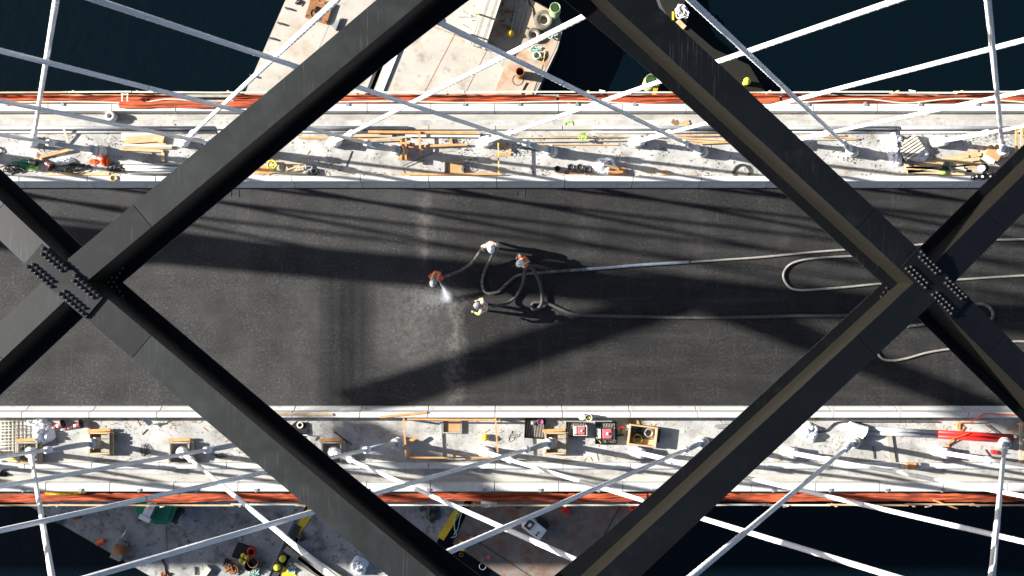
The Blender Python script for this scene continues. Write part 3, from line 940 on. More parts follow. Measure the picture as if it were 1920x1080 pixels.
# ================================================================== LOOSE THINGS: helpers
def plank(label, a, b, w=.14, t=.05, z=None, m='wood', name='plank', z1=None, cat='plank', group=None):
    z = WZ + t / 2 + .002 if z is None else z
    return one(name, label, cat, MB().bar(at(*a, z), at(*b, z if z1 is None else z1), w, t), m, group)
def pile(name, label, cat, c, items, group=None):
    """a stack of boards, every board a piece of its own: items (x0,y0,x1,y1,w,t,z,mat)"""
    root = thing(name, label, cat, at(c[0], c[1], WZ), group)
    for (xa, ya, xb, yb, w, t, z, m) in items:
        MB().bar(at(xa, ya, z), at(xb, yb, z), w, t).build('plank', m, root)
    return root
def crumple(name, label, cat, px, py, z, rx, ry, h, seed, m='plastic', n=26, group=None):
    c = at(px, py, z)
    mb = MB()
    for i in range(n + 1):
        for j in range(n + 1):
            u, v = i / n * 2 - 1, j / n * 2 - 1
            r = max(abs(u), abs(v)); l = math.hypot(u, v) or 1
            u, v = u * r / l, v * r / l
            k = 1 + .28 * noise.noise(Vector((math.atan2(v, u) * 1.3, seed, 0)))
            nn = noise.noise(Vector((u * 2.2, v * 2.2, seed))) + .6 * abs(noise.noise(Vector((u * 5, v * 5, seed + 3)))) + .35 * noise.noise(Vector((u * 11, v * 11, seed + 8)))
            zz = max(.01, h * ((1 - r ** 3) * (.65 + .7 * nn)) + .01)
            mb.v.append(c + Vector((u * rx * k, v * ry * k, zz)))
    for i in range(n):
        for j in range(n):
            a = i * (n + 1) + j
            mb.f.append((a, a + n + 1, a + n + 2, a + 1))
    return one(name, label, cat, mb, m, group)
def tangle(label, px, py, z, rx, ry, m, seed, n=14, r=.022, name='cable', cat='cable', h=.12):
    rd = random.Random(seed)
    c = at(px, py, z)
    pts = []
    a = rd.uniform(0, 6)
    for i in range(n):
        a += rd.uniform(.5, 2.9)
        q = rd.random() ** .6
        pts.append(c + Vector((math.cos(a) * rx * q, math.sin(a) * ry * q, r + rd.random() * h)))
    return one(name, label, cat, MB().tube(smoothpts(pts, 7), r, 6), m, smooth=True)
def coil(label, px, py, z, r, m, turns=4, t=.02, name='coil', cat='coil', seed=0):
    rd = random.Random(seed)
    c = at(px, py, z)
    pts = []
    for i in range(turns * 14):
        a = i * 2 * math.pi / 14
        q = r * (1 + .10 * math.sin(i * .31 + seed) + rd.uniform(-.03, .03))
        pts.append(c + Vector((q * math.cos(a), q * math.sin(a), t + i / (turns * 14) * t * 3)))
    return one(name, label, cat, MB().tube(pts, t, 6), m, smooth=True)
def curve(label, pts, r, m, name='cable', cat='cable'):
    return one(name, label, cat, MB().tube(smoothpts([at(*p) for p in pts], 8), r, 6), m, smooth=True)
def blockbox(mb, c, sx, sy, h, rz=0): return mb.box((c[0], c[1], c[2] + h / 2), (sx, sy, h), rz)
def open_box(root, c, sx, sy, h, t, rz, m, wall='side_board', base='base_board'):
    rot = Matrix.Rotation(rz, 3, 'Z')
    MB().box(Vector(c) + Vector((0, 0, t / 2)), (sx - .002, sy - .002, t), rz).build(base, m, root)
    for (dx, dy, a, b) in ((0, sy / 2 - t / 2, sx, t), (0, -sy / 2 + t / 2, sx, t), (sx / 2 - t / 2, 0, t, sy - 2 * t - .004), (-sx / 2 + t / 2, 0, t, sy - 2 * t - .004)):
        MB().box(Vector(c) + rot @ Vector((dx, dy, h / 2 + t)), (a, b, h), rz).build(wall, m, root)

def striped_cone(label, px, py, ang, L=.95):
    """a tall narrow traffic cone lying on its side with a rubber base"""
    root = thing('striped_cone', label, 'traffic cone', at(px, py, WZ), 'striped cones lying on the walkways')
    c = at(px, py, WZ + .17)
    d = Vector((math.cos(ang), math.sin(ang), -.10)).normalized()
    MB().tube([c - d * .04, c], .21, 8).build('rubber_base', 'rubber', root, True)
    n = 6
    for i in range(n):
        a, b = i / n, (i + 1) / n
        MB().tube([c + d * L * a, c + d * L * b], [.085 - .06 * a, .085 - .06 * b], 12).build('stripe', 'red' if i % 2 == 0 else 'white', root, True)

# ================================================================== UPPER WALKWAY, left to right
tangle('green garden hose tangled by the left end of the upper barrier', 50, 308, WZ, .75, .22, 'green', 3, 12, .03, 'hose', 'hose')
tangle('black cable heap at the far left of the upper walkway', 30, 318, WZ, .6, .22, 'blackp', 5, 16, .03)
tangle('black cable tangled under the orange bag', 140, 316, WZ, .9, .26, 'blackp', 6, 18, .026)
tangle('black cable tangled right of the orange bag', 215, 316, WZ, .62, .22, 'blackp', 8, 16, .024)
tangle('thin white wire scrap beside the striped cone', 60, 318, WZ, .5, .15, 'white', 12, 14, .014)
one('tool_case', 'black tool case on the upper walkway beside the lime bag', 'case', MB().box(at(63, 305, WZ + .16), (.34, .22, .30), R(-20)), 'blackp', bevel=.03)
crumple('plastic_bag', 'bright lime plastic bag among black cables', 'bag', 62, 314, WZ, .26, .14, .2, 4, 'lime')
crumple('orange_bag', 'bright orange crumpled bag on the upper walkway at left', 'bag', 198, 303, WZ, .22, .22, .30, 9, 'orangep')
crumple('orange_cloth', 'small orange cloth left of the orange bag', 'cloth', 176, 303, WZ, .26, .12, .08, 19, 'orangep')
crumple('plastic_sheet', 'crumpled bluish white plastic sheet behind the striped cone', 'sheet', 122, 303, WZ, .48, .20, .3, 14)
crumple('paper_scrap', 'white paper scrap on the upper walkway at the barrier', 'paper', 111, 325, WZ, .16, .10, .06, 15, 'white')
striped_cone('red and white striped cone lying on the upper walkway', 96, 313, R(143), 1.0)
plank('narrow pale plank leaning over the striped cone', (68, 297), (131, 280), .12, .06, WZ + .06, 'woodo', z1=WZ + .16)
plank('short pale stick across the upper conduits at left', (120, 242), (128, 268), .10, .05, WZ + .3, 'woodw', z1=WZ + .06)
plank('long thin board along the upper barrier at the left', (90, 326), (205, 326), .14, .04, m='wood')
plank('grey stick at the far left of the upper walkway', (-5, 312), (14, 306), .10, .05, m='woodg')
pile('plywood_stack', 'untidy stack of plywood sheets behind the upper left brace', 'plywood', (270, 265), [
    (232, 263, 312, 263, .70, .03, WZ + .05, 'ply'), (228, 256, 300, 254, .36, .03, WZ + .09, 'woodw'), (236, 263, 298, 258, .34, .03, WZ + .13, 'wood'), (290, 258, 307, 262, .30, .03, WZ + .17, 'wood'),
    (226, 276, 322, 277, .10, .05, WZ + .09, 'wood'), (232, 272, 322, 274, .10, .05, WZ + .14, 'woodw'), (230, 280, 306, 283, .12, .05, WZ + .09, 'wood'), (305, 281, 306, 304, .14, .05, WZ + .05, 'wood')])
plank('short dark stick below the plywood stack', (265, 305), (280, 286), .08, .06, m='woodg', z=WZ + .1)
for k, (ya, yb) in enumerate(((305, 309), (312, 315), (318, 320), (325, 326))):
    one('steel_pipe', f'pale steel pipe beside the upper barrier, {ORD[k]} from the top of its row', 'pipe', MB().tube([at(226 + k * 5, ya, WZ + .06), at(340, yb, WZ + .06)], .05, 10), ('steel', 'pipe', 'pipe', 'steel')[k], 'pipes left of the upper left brace', True)
coil('small yellow cord coil hanging on the upper barrier top', 213, 334, .86, .14, 'ropey', 3, .018)
root = thing('concrete_ring', 'small hollow concrete cylinder beside the upper edge kerb', 'concrete ring', at(212, 220, .1))
MB().lathe(at(212, 220, .1), [(.10, .0), (.10, .40), (.13, .42), (.20, .42), (.225, .38), (.225, .0)], 18).build('shell', 'barrier', root, True)
plank('tiny dark bracket on the upper edge slab at left', (328, 232), (328, 241), .06, .06, .14, 'rust', 'bracket', cat='bracket')
pile('broken_trestle', 'broken timber trestle below the upper left brace', 'trestle', (530, 315), [
    (478, 318, 512, 318, .36, .04, WZ + .05, 'woodo'), (505, 305, 575, 307, .07, .07, WZ + .12, 'wood'), (505, 322, 575, 325, .09, .07, WZ + .12, 'woodw'), (572, 304, 574, 328, .07, .07, WZ + .18, 'woodg'),
    (527, 306, 528, 323, .07, .07, WZ + .19, 'wood'), (535, 320, 562, 310, .07, .05, WZ + .2, 'wood'), (545, 322, 570, 317, .07, .05, WZ + .25, 'ply')])
coil('yellow hose coil on the broken timber trestle', 511, 310, WZ + .2, .19, 'yellowb', 4, .035)
coil('small grey tyre ring beside the upper barrier', 590, 322, WZ, .13, 'rubber', 3, .04)
# lumber by the conduits, centre
pile('lumber_pile', 'scattered orange lumber on the upper walkway left of centre', 'lumber', (700, 262), [
    (560, 258, 620, 258, .10, .05, WZ + .04, 'woodo'), (630, 255, 735, 255, .09, .05, WZ + .10, 'wood'), (640, 260, 720, 262, .09, .05, WZ + .05, 'woodo'), (690, 247, 895, 249, .11, .05, WZ + .26, 'woodo'),
    (700, 262, 755, 258, .12, .04, WZ + .14, 'woodg'), (760, 254, 900, 255, .12, .05, WZ + .14, 'woodw'), (765, 275, 875, 271, .10, .05, WZ + .16, 'woodo'), (640, 267, 750, 262, .08, .05, WZ + .11, 'wood'), (845, 260, 847, 270, .10, .10, WZ + .08, 'woodo')])
root = thing('saw_horse', 'small orange timber trestle standing left of centre on the upper walkway', 'trestle', at(757, 282, WZ))
for a, b, z0, z1 in (((752, 262), (752, 300), .5, .5), ((761, 260), (761, 300), .5, .5)):
    MB().bar(at(*a, WZ + z0), at(*b, WZ + z1), .08, .08).build('beam', 'woodo', root)
for y in (270, 296): MB().bar(at(746, y, WZ + .06), at(768, y, WZ + .06), .14, .1).build('foot', 'woodo', root)
for x, y in ((752, 270), (761, 296), (752, 296), (761, 270)): MB().box(at(x, y, WZ + .28), (.07, .07, .42)).build('leg', 'woodo', root)
plank('upright looking orange batten between the trestle and the hatch', (786, 246), (788, 290), .09, .05, WZ + .35, 'woodo')
for lab, px, py in (('open floor hatch with plywood bottom on the upper walkway', 851, 316), ('open floor hatch with plywood bottom on the lower walkway', 848, 799)):
    root = thing('floor_hatch', lab, 'hatch', at(px, py, WZ))
    c = at(px, py, WZ)
    MB().box(c + Vector((0, 0, .02)), (.72, .50, .03)).build('hatch_bottom', 'cardboard', root)
    for dx, dy, a, b in ((0, .28, .86, .05), (0, -.28, .86, .05), (.41, 0, .05, .50), (-.41, 0, .05, .50)):
        MB().box(c + Vector((dx, dy, .07)), (a, b, .14)).build('frame_board', 'woodg' if dy else 'steel', root)
tangle('wire ends bristling beside the upper floor hatch', 869, 315, WZ, .10, .20, 'dsteel', 21, 10, .012, 'wire', 'wire', .3)
plank('long orange plank lying along the upper barrier below the hatch', (752, 327), (938, 326), .09, .05, WZ + .2, 'woodo')
plank('yellow upright batten of the upper guard frame', (934, 262), (935, 328), .06, .06, WZ + .75, 'ropey')
plank('short brown block right of the guard batten, nearer the pipes', (935, 268), (958, 283), .12, .06, m='woodo', z=WZ + .12)
plank('short brown block right of the guard batten, nearer the barrier', (930, 290), (958, 289), .13, .05, m='woodo')
plank('thin dark rod beside the middle anchor of the upper walkway', (980, 277), (1010, 285), .035, .035, m='dsteel', name='rod', cat='rod')
plank('thin bent rod on the upper walkway left of the trestle', (649, 312), (660, 283), .03, .03, m='dsteel', name='rod', cat='rod')
plank('thin bent rod on the upper walkway right of the trestle', (754, 312), (820, 283), .025, .025, m='dsteel', name='rod', cat='rod', z=WZ + .1)
pile('lath_bundle', 'long thin laths along the conduits right of centre', 'laths', (1060, 262), [
    (965, 258, 1160, 257, .05, .04, WZ + .10, 'wood'), (990, 266, 1190, 263, .05, .04, WZ + .10, 'woodg'), (985, 271, 1158, 272, .04, .04, WZ + .04, 'woodo'), (1030, 255, 1240, 256, .04, .04, WZ + .16, 'wood')])
pile('lath_bundle', 'pale laths spilling out behind the upper right brace', 'laths', (1310, 262), [
    (1255, 257, 1360, 263, .07, .04, WZ + .05, 'wood'), (1265, 262, 1370, 268, .07, .04, WZ + .05, 'wood'), (1290, 270, 1378, 266, .07, .04, WZ + .1, 'woodo'), (1270, 255, 1350, 254, .06, .04, WZ + .1, 'woodo')])
pile('lath_bundle', 'short pale laths right of the upper right brace', 'laths', (1570, 258), [
    (1500, 253, 1585, 254, .06, .04, WZ + .05, 'wood'), (1540, 256, 1606, 260, .06, .04, WZ + .09, 'woodo'), (1520, 262, 1610, 262, .05, .04, WZ + .05, 'woodg')])
for k, (x, y, r) in enumerate(((1045, 318, .145), (1070, 315, .155), (1087, 315, .155), (1101, 320, .155))):
    root = thing('anchor_cup', ('grey steel cup standing apart left of three others by the upper barrier', 'first of three grey steel cups beside the plastic bag', 'middle of three grey steel cups beside the plastic bag', 'last of three grey steel cups, touching the plastic bag')[k], 'steel cup', at(x, y, WZ), 'steel cups on the upper walkway')
    c = at(x, y, WZ)
    MB().lathe(c, [(r, 0), (r, .24), (r * .86, .25), (r * .80, .24), (r * .72, .10), (r * .45, .09), (r * .42, .16), (r * .2, .17), (.001, .17)], 18).build('shell', 'steel' if k else 'dsteel', root, True)
    MB().ring(c + Vector((0, 0, .235)), r * .9, .02, 18, 6).build('rim', 'dsteel', root, True)
crumple('plastic_bag', 'clear white plastic bag beside the steel cups', 'bag', 1134, 312, WZ, .55, .40, .42, 31)
root = thing('cardboard_scraps', 'torn brown cardboard spilling from the plastic bag', 'cardboard', at(1160, 321, WZ))
for a, b, w, z in (((1140, 325), (1172, 316), .16, .30), ((1143, 327), (1168, 321), .14, .36), ((1135, 310), (1160, 317), .10, .45), ((1155, 329), (1175, 325), .12, .2)):
    MB().bar(at(*a, WZ + z), at(*b, WZ + z - .1), w, .02).build('flap', 'woodo', root)
plank('rusty flat bar lying below the steel cups', (1058, 324), (1110, 322), .12, .04, m='rust', name='flat_bar', cat='bar')
root = thing('rod_bundle', 'little bundle of grey rods by the upper barrier right of the bag', 'rods', at(1240, 323, WZ))
for k in range(6): MB().tube([at(1222 + 3 * k, 319 + 1.5 * k, WZ + .04 + .01 * k), at(1252 + 2 * k, 321 + 1.2 * k, WZ + .05)], .03, 8).build('rod', random.choice(('steel', 'woodo', 'dsteel')), root, True)
tangle('green strap lying on the upper edge slab', 1068, 236, .11, .30, .22, 'lime', 33, 9, .022, 'strap', 'strap', .04)
tangle('green strap draped over the upper conduits', 1092, 256, WZ + .3, .20, .36, 'lime', 35, 9, .025, 'strap', 'strap', .04)
root = thing('cardboard_flap', 'bent piece of brown cardboard on the upper edge slab', 'cardboard', at(1276, 231, .1))
MB().bar(at(1260, 226, .24), at(1274, 236, .13), .20, .012).build('flap', 'cardboard', root)
MB().bar(at(1274, 236, .14), at(1292, 228, .20), .22, .012).build('flap', 'cardboard', root)
coil('flat coil of grey wire by the upper barrier behind the right brace', 1390, 324, WZ, .36, 'dsteel', 5, .018, seed=3)
# pallet wrapped in plastic
root = thing('pallet', 'slatted timber pallet half unwrapped on the upper walkway at right', 'pallet', at(1705, 277, WZ))
c = at(1706, 277, WZ + .28)
for k in range(6):
    a = R(33)
    rot = Matrix.Rotation(a, 3, 'Z')
    MB().box(c + rot @ Vector((0, -.34 + k * .135, .10)), (1.0, .085, .03), a).build('slat', 'woodw', root)
for k in range(3):
    MB().box(c + rot @ Vector((-.42 + .42 * k, 0, .0)), (.09, .85, .16), a).build('stringer', 'woodg', root)
MB().box(c + rot @ Vector((0, 0, -.17)), (.95, .85, .16), a).build('load', 'blackp', root)
crumple('plastic_wrap', 'crumpled white plastic wrap left of the slatted pallet', 'plastic wrap', 1679, 280, WZ, .42, .78, .45, 41)
crumple('plastic_wrap', 'crumpled white plastic wrap right of the slatted pallet', 'plastic wrap', 1722, 291, WZ, .46, .32, .30, 43)
items = []
rd = random.Random(5)
for k in range(22):
    y0 = rd.uniform(306, 325); x0 = rd.uniform(1694, 1716)
    x1 = rd.uniform(1800, 1842); y1 = 326 - (x1 - x0) * rd.uniform(.05, .30) if k < 9 else rd.uniform(304, 326)
    if k < 9: y0 = 312 + k * 1.5; y1 = 284 + k * 4.4
    items.append((x0, y0, x1, y1, rd.uniform(.10, .18), .04, WZ + .04 + (k % 4) * .05, rd.choice(('wood', 'wood', 'woodw', 'woodg', 'ply'))))
pile('lumber_pile', 'long fan of pale lumber between the wrapped pallet and the cardboard box', 'lumber', (1770, 310), items)
root = thing('cardboard_box', 'open brown cardboard box at the right of the upper walkway', 'cardboard box', at(1857, 289, WZ))
c = at(1857, 289, WZ)
MB().box(c + Vector((0, 0, .22)), (.62, .46, .44), R(-32)).build('carton', 'cardboard', root)
MB().box(c + Vector((.19, .20, .47)), (.40, .24, .02), R(-32)).build('flap', 'woodo', root)
MB().box(c + Vector((-.22, -.28, .32)), (.55, .30, .02), R(-32)).build('flap', 'woodw', root)
root = thing('drill_case', 'black tool with lime end lying on the lumber by the barrier', 'tool', at(1773, 314, WZ + .2))
MB().box(at(1773, 312, WZ + .32), (.24, .42, .16), R(-15)).build('body', 'blackp', root, bevel=.03)
MB().ball(at(1769, 324, WZ + .30), .12, 10, 8, (1.2, .7, .6)).build('end_cap', 'lime', root, True)
MB().bar(at(1778, 310, WZ + .3), at(1786, 322, WZ + .25), .10, .08).build('handle', 'steel', root)
for k, (x, y, z, w) in enumerate(((1824, 333, .86, 'leftmost, smallest'), (1831, 331, .86, 'second from the left'), (1842, 331, .86, 'third from the left'), (1857, 330, .86, 'rightmost'))):
    root = thing('paint_can', f'black round can on the upper barrier at right, {w}', 'can', at(x, y, z), 'black cans on the upper barrier')
    r = .10 if k < 2 else .15
    MB().lathe(at(x, y, z), [(r, 0), (r, .22), (r * .9, .24), (.001, .24)], 16).build('shell', 'blackp', root, True)
    MB().cyl(at(x, y, z + .24), at(x, y, z + .26), r * .35, n=10).build('cap', 'white', root)
one('paint_pail', 'black pail with a white lid behind the black cans', 'pail', MB().lathe(at(1840, 316, WZ), [(.17, 0), (.19, .36), (.001, .36)], 16), 'blackp', smooth=True)
one('pail_lid', 'round white lid lying on the black pail', 'lid', MB().cyl(at(1840, 315, WZ + .365), at(1840, 315, WZ + .40), .16, n=16), 'white')
root = thing('guard_frame', 'upright timber guard frame at the right end of the upper walkway', 'guard frame', at(1912, 275, WZ))
for x in (1906, 1916): MB().bar(at(x, 245, WZ + .7), at(x, 305, WZ + .7), .10, .06).build('rail', 'woodo' if x < 1910 else 'wood', root)
for y in (246, 303): MB().box(at(1911, y, WZ + .35), (.1, .1, .7)).build('post', 'woodo', root)
curve('thin black bent cable at the far left of the upper walkway', [(-8, 274, WZ + .05), (3, 279, WZ + .05), (5, 285, WZ + .05), (-6, 290, WZ + .05)], .03, 'blackp')

# ================================================================== LOWER WALKWAY, left to right
root = thing('reinforcing_mesh', 'pale steel reinforcing mesh lying at the left end of the lower walkway', 'mesh', at(25, 820, WZ))
for k in range(9): MB().tube([at(-14 + k * 7.5, 788, WZ + .18), at(-14 + k * 7.5 + rd.uniform(-2, 2), 852, WZ + .18)], .018, 6).build('bar', 'woodw', root, True)
for k in range(11): MB().tube([at(-20, 791 + k * 6, WZ + .22), at(50, 790 + k * 6 + rd.uniform(-2, 2), WZ + .22)], .018, 6).build('bar', 'woodw', root, True)
crumple('plastic_bag', 'large white bag right of the reinforcing mesh', 'bag', 82, 812, WZ, .52, .50, .5, 51)
crumple('plastic_sheet', 'clear crumpled plastic against the lower barrier at left', 'sheet', 72, 792, WZ, .55, .22, .3, 53)
striped_cone('red cone with dark base beside the large white bag', 117, 795, R(203), .85)
striped_cone('red and white striped cone lying right of the large white bag', 151, 795, R(197), .95)
curve('yellow and black caution tape strip by the leftmost anchor', [(16, 861, WZ + .1), (35, 864, WZ + .3), (60, 868, WZ + .3)], .045, 'yellow', 'caution_tape', 'tape')
root = thing('life_ring', 'orange and white round buoy at the far left of the lower edge slab', 'life ring', at(-2, 873, .2))
MB().ring(at(-2, 873, .24), .19, .055, 24, 8).build('rim', 'white', root, True)
MB().cyl(at(-2, 873, .16), at(-2, 873, .26), .15, n=18).build('disc', 'orangep', root)
crumple('dark_bag', 'dark crumpled bag on the lower edge slab at far left', 'bag', 6, 888, .1, .25, .15, .2, 55, 'blackp')
root = thing('steel_bracket', 'bent grey steel bracket by the lower barrier left of the brace', 'bracket', at(278, 788, WZ))
MB().bar(at(270, 782, WZ + .55), at(283, 796, WZ + .2), .24, .03).build('plate', 'steel', root)
MB().tube([at(283, 796, WZ + .15), at(308, 794, WZ + .05)], .03, 8).build('rod', 'steel', root, True)
tangle('wiry black brush of cut cables beside the low kerb at left', 272, 845, WZ, .32, .34, 'dsteel', 61, 22, .010, 'wire', 'wire', .1)
tangle('wiry black heap of cut cables beside the lower left brace', 415, 853, WZ, .35, .12, 'dsteel', 63, 18, .012, 'wire', 'wire', .1)
plank('thin rod on the lower walkway left of the brace', (266, 815), (276, 805), .03, .03, m='dsteel', name='rod', cat='rod')
plank('long pale board on the lower barrier beside the brace', (490, 777), (624, 777), .10, .05, .89, 'wood')
plank('long brown board lying aslant on the lower barrier', (713, 782), (801, 773), .09, .05, .89, 'woodo')
one('rubber_mat', 'folded dark rubber mat behind the lower left brace', 'mat', MB().prism([tuple(at(x, y, 0))[:2] for x, y in ((534, 808), (557, 789), (578, 792), (580, 812), (560, 822))], WZ + .004, WZ + .09), 'blackp')
root = thing('valve_ring', 'pale ring lying on the dark rubber mat', 'ring', at(563, 797, WZ + .1))
MB().ring(at(563, 797, WZ + .13), .12, .035, 20, 8).build('ring', 'woodw', root, True)
curve('bent white rod beside the rubber mat', [(542, 808, WZ + .2), (565, 815, WZ + .2), (578, 817, WZ + .2), (581, 825, WZ + .12)], .03, 'pipe', 'rod', 'rod')
curve('thin white wire on the lower walkway by the brace', [(579, 842, WZ + .03), (582, 836, WZ + .03), (588, 832, WZ + .03)], .02, 'white', 'wire', 'wire')
plank('thin black rod lying right of the rubber mat', (625, 809), (660, 834), .035, .035, m='dsteel', name='rod', cat='rod')
root = thing('guard_frame', 'rectangular orange timber guard frame round the lower floor hatch', 'guard frame', at(845, 820, WZ))
for a, b, z in (((756, 786), (937, 787), .75), ((760, 858), (940, 858), .75), ((757, 784), (761, 860), .8), ((929, 784), (933, 848), .8)):
    MB().bar(at(*a, WZ + z), at(*b, WZ + z), .07, .05).build('rail', 'woodo', root)
for x, y in ((758, 787), (930, 787), (770, 852), (853, 854)):
    MB().box(at(x, y, WZ + .36), (.08, .08, .72)).build('post', 'woodo', root)
for a, b in (((764, 830), (782, 819)), ((770, 856), (772, 848)), ((850, 860), (854, 850))):
    MB().bar(at(*a, WZ + .3), at(*b, WZ + .3), .14, .06).build('foot', 'woodo', root)
one('float_ball', 'round yellow float on the lower walkway right of the hatch', 'float', MB().ball(at(910, 820, WZ + .16), .16, 16, 10).lathe(at(910, 820, WZ + .31), [(.03, 0), (.03, .03), (.001, .03)], 8), 'yellow', smooth=True)
tangle('thin dark rope scrap left of the black tray', 960, 818, WZ, .35, .30, 'woodg', 71, 12, .012, 'rope', 'rope', .03)
tangle('thin dark rope scrap left of the yellow float', 860, 845, WZ, .30, .05, 'woodg', 73, 8, .010, 'rope', 'rope', .02)
def tray(label, px, py, sx, sy, h, rz, m='blackp'):
    root = thing('plastic_tray', label, 'tray', at(px, py, WZ), 'black trays on the lower walkway')
    c = at(px, py, WZ)
    open_box(root, c, sx, sy, h, .03, rz, m, 'tray_wall', 'tray_floor')
    rot = Matrix.Rotation(rz, 3, 'Z')
    n = int(sx / .075)
    for k in range(n):
        MB().box(c + rot @ Vector((-sx / 2 + .07 + k * (sx - .14) / max(1, n - 1), 0, .045)), (.025, sy - .1, .03), rz + R(8)).build('rib', 'woodg', root)
    return root
def generator(label, px, py, s, rz):
    root = thing('generator', label, 'generator', at(px, py, WZ + .07), 'portable generators')
    c = at(px, py, WZ + .07)
    rot = Matrix.Rotation(rz, 3, 'Z')
    f = lambda x, y, z: c + rot @ Vector((x * s, y * s, z * s))
    MB().box(f(.06, 0, .36), (.36 * s, .38 * s, .14 * s), rz).build('fuel_tank', 'pink', root, bevel=.03)
    MB().cyl(f(.08, 0, .43), f(.08, 0, .48), .055 * s, n=14).build('fuel_cap', 'white', root, True)
    MB().box(f(.0, 0, .16), (.46 * s, .34 * s, .26 * s), rz).build('engine', 'dsteel', root, bevel=.02)
    MB().box(f(-.24, 0, .24), (.10 * s, .36 * s, .22 * s), rz).build('control_panel', 'white', root)
    for k in (-1, 1): MB().box(f(-.292, .09 * k, .27), (.01 * s, .10 * s, .09 * s), rz).build('outlet', 'blackp', root)
    MB().cyl(f(.20, -.16, .30), f(.20, .16, .30), .07 * s, n=12).build('muffler', 'steel', root, True)
    for k in (-1, 1):
        MB().tube([f(-.33, .23 * k, 0), f(-.33, .23 * k, .47), f(.33, .23 * k, .47), f(.33, .23 * k, 0)], .018 * s, 8).build('frame_tube', 'woodw' if s < 1.05 else 'dsteel', root)
    for k in (-1, 1): MB().tube([f(.33 * k, -.23, .47), f(.33 * k, .23, .47)], .018 * s, 8).build('frame_tube', 'woodw' if s < 1.05 else 'dsteel', root)
tray('black ribbed tray with a purple pot, beside the boxed anchor', 1003, 803, .92, .86, .16, R(-3))
root = thing('purple_pot', 'round purple pot standing in the black ribbed tray', 'pot', at(1013, 790, WZ + .07))
MB().lathe(at(1013, 790, WZ + .07), [(.10, 0), (.135, .22), (.135, .25), (.115, .25), (.10, .05), (.001, .05)], 16).build('shell', 'purple', root, True)
MB().cyl(at(1013, 790, WZ + .10), at(1013, 790, WZ + .26), .105, n=16).build('filling', 'pink', root)
tangle('grey fittings heap in the black ribbed tray', 1000, 793, WZ + .08, .10, .10, 'steel', 75, 9, .03, 'fitting', 'fitting', .1)
tray('small black tray under the first red generator', 1081, 805, .96, .66, .14, R(-2))
generator('smaller red generator with pale frame in a black tray', 1087, 806, .88, R(0))
tray('larger black tray under the second red generator', 1136, 811, .98, .98, .18, R(0))
generator('larger red generator with dark frame in a black tray', 1134, 811, 1.12, R(2))
plank('short pale stick leaning on the larger black tray', (1118, 820), (1127, 831), .03, .03, WZ + .25, 'ropey', 'stick', cat='stick')
root = thing('tool_crate', 'open timber crate full of cables right of the generators', 'crate', at(1203, 815, WZ))
open_box(root, at(1203, 815, WZ), 1.25, .90, .42, .06, R(-7), 'wood')
MB().box(at(1206, 835, WZ + .12), (1.2, .10, .20), R(-7)).build('sill', 'purple', root)
MB().box(at(1234, 816, WZ + .2), (.14, .6, .36), R(-7)).build('side_bin', 'blackp', root)
coil('yellow cable coil inside the timber crate', 1195, 822, WZ + .1, .20, 'yellowb', 4, .025, seed=2)
coil('black and grey cable coil inside the timber crate', 1216, 811, WZ + .12, .17, 'steel', 5, .022, seed=5)
tangle('green and red cable tangle inside the timber crate', 1187, 808, WZ + .1, .18, .16, 'green', 77, 14, .022)
tangle('red cable tangle inside the timber crate', 1186, 816, WZ + .1, .12, .10, 'red', 78, 12, .018)
tangle('black cable tangle filling the timber crate', 1203, 813, WZ + .08, .45, .28, 'blackp', 79, 26, .026)
pile('wood_scraps', 'small heap of wood scraps behind the timber crate', 'wood scraps', (1190, 791), [(1182, 788, 1197, 788, .08, .05, WZ + .05, 'woodo'), (1182, 792, 1198, 791, .08, .05, WZ + .05, 'wood'), (1184, 795, 1199, 795, .07, .05, WZ + .05, 'wood'), (1180, 785, 1183, 797, .07, .05, WZ + .11, 'woodo')])
root = thing('hand_tool', 'red handled hand tool between the generator and the crate', 'hand tool', at(1164, 805, WZ))
MB().bar(at(1159, 803, WZ + .3), at(1170, 802, WZ + .3), .09, .08).build('handle', 'red', root, bevel=.02)
MB().bar(at(1165, 804, WZ + .2), at(1164, 815, WZ + .05), .05, .05).build('shaft', 'dsteel', root)
MB().bar(at(1158, 817, WZ + .04), at(1170, 815, WZ + .04), .09, .05).build('head', 'dsteel', root)
for k, (x, y, lab, fill) in enumerate(((1090, 780, 'plain white bucket on the lower barrier', 'white'), (1103, 782, 'white bucket holding yellow cord on the lower barrier', 'yellowb'))):
    root = thing('bucket', lab, 'bucket', at(x, y, .86), 'buckets on the lower barrier')
    c = at(x, y, .86)
    MB().lathe(c, [(.11, 0), (.145, .32), (.15, .32), (.15, .34), (.132, .34), (.10, .03), (.001, .03)], 18).build('shell', 'white', root, True)
    if k: MB().cyl(c + Vector((0, 0, .03)), c + Vector((0, 0, .22)), .11, .12, 14).build('cord_shade_fill', 'blackp', root); MB().tube(smoothpts([c + Vector((.07 * math.cos(i * 1.9), .07 * math.sin(i * 2.3), .24 + .01 * (i % 3))) for i in range(12)], 4), .016, 6).build('cord', fill, root, True)  # black fill stands in for the shade beneath the cord
    else: MB().cyl(c + Vector((0, 0, .33)), c + Vector((0, 0, .355)), .15, n=18).build('lid', 'white', root)
tangle('thin black wire on the lower edge slab below the crate', 1235, 882, .12, .25, .22, 'dsteel', 81, 8, .008, 'wire', 'wire', .02)
pile('rod_bundle', 'grey steel strips on the lower walkway behind the right brace', 'strips', (1355, 798), [(1340, 797, 1372, 795, .04, .03, WZ + .03, 'steel'), (1338, 800, 1375, 799, .04, .03, WZ + .03, 'steel'), (1343, 803, 1370, 801, .04, .03, WZ + .06, 'steel')])
crumple('foil_sheet', 'crumpled white foil right of the lower right brace', 'foil', 1517, 810, WZ, .40, .46, .4, 91)
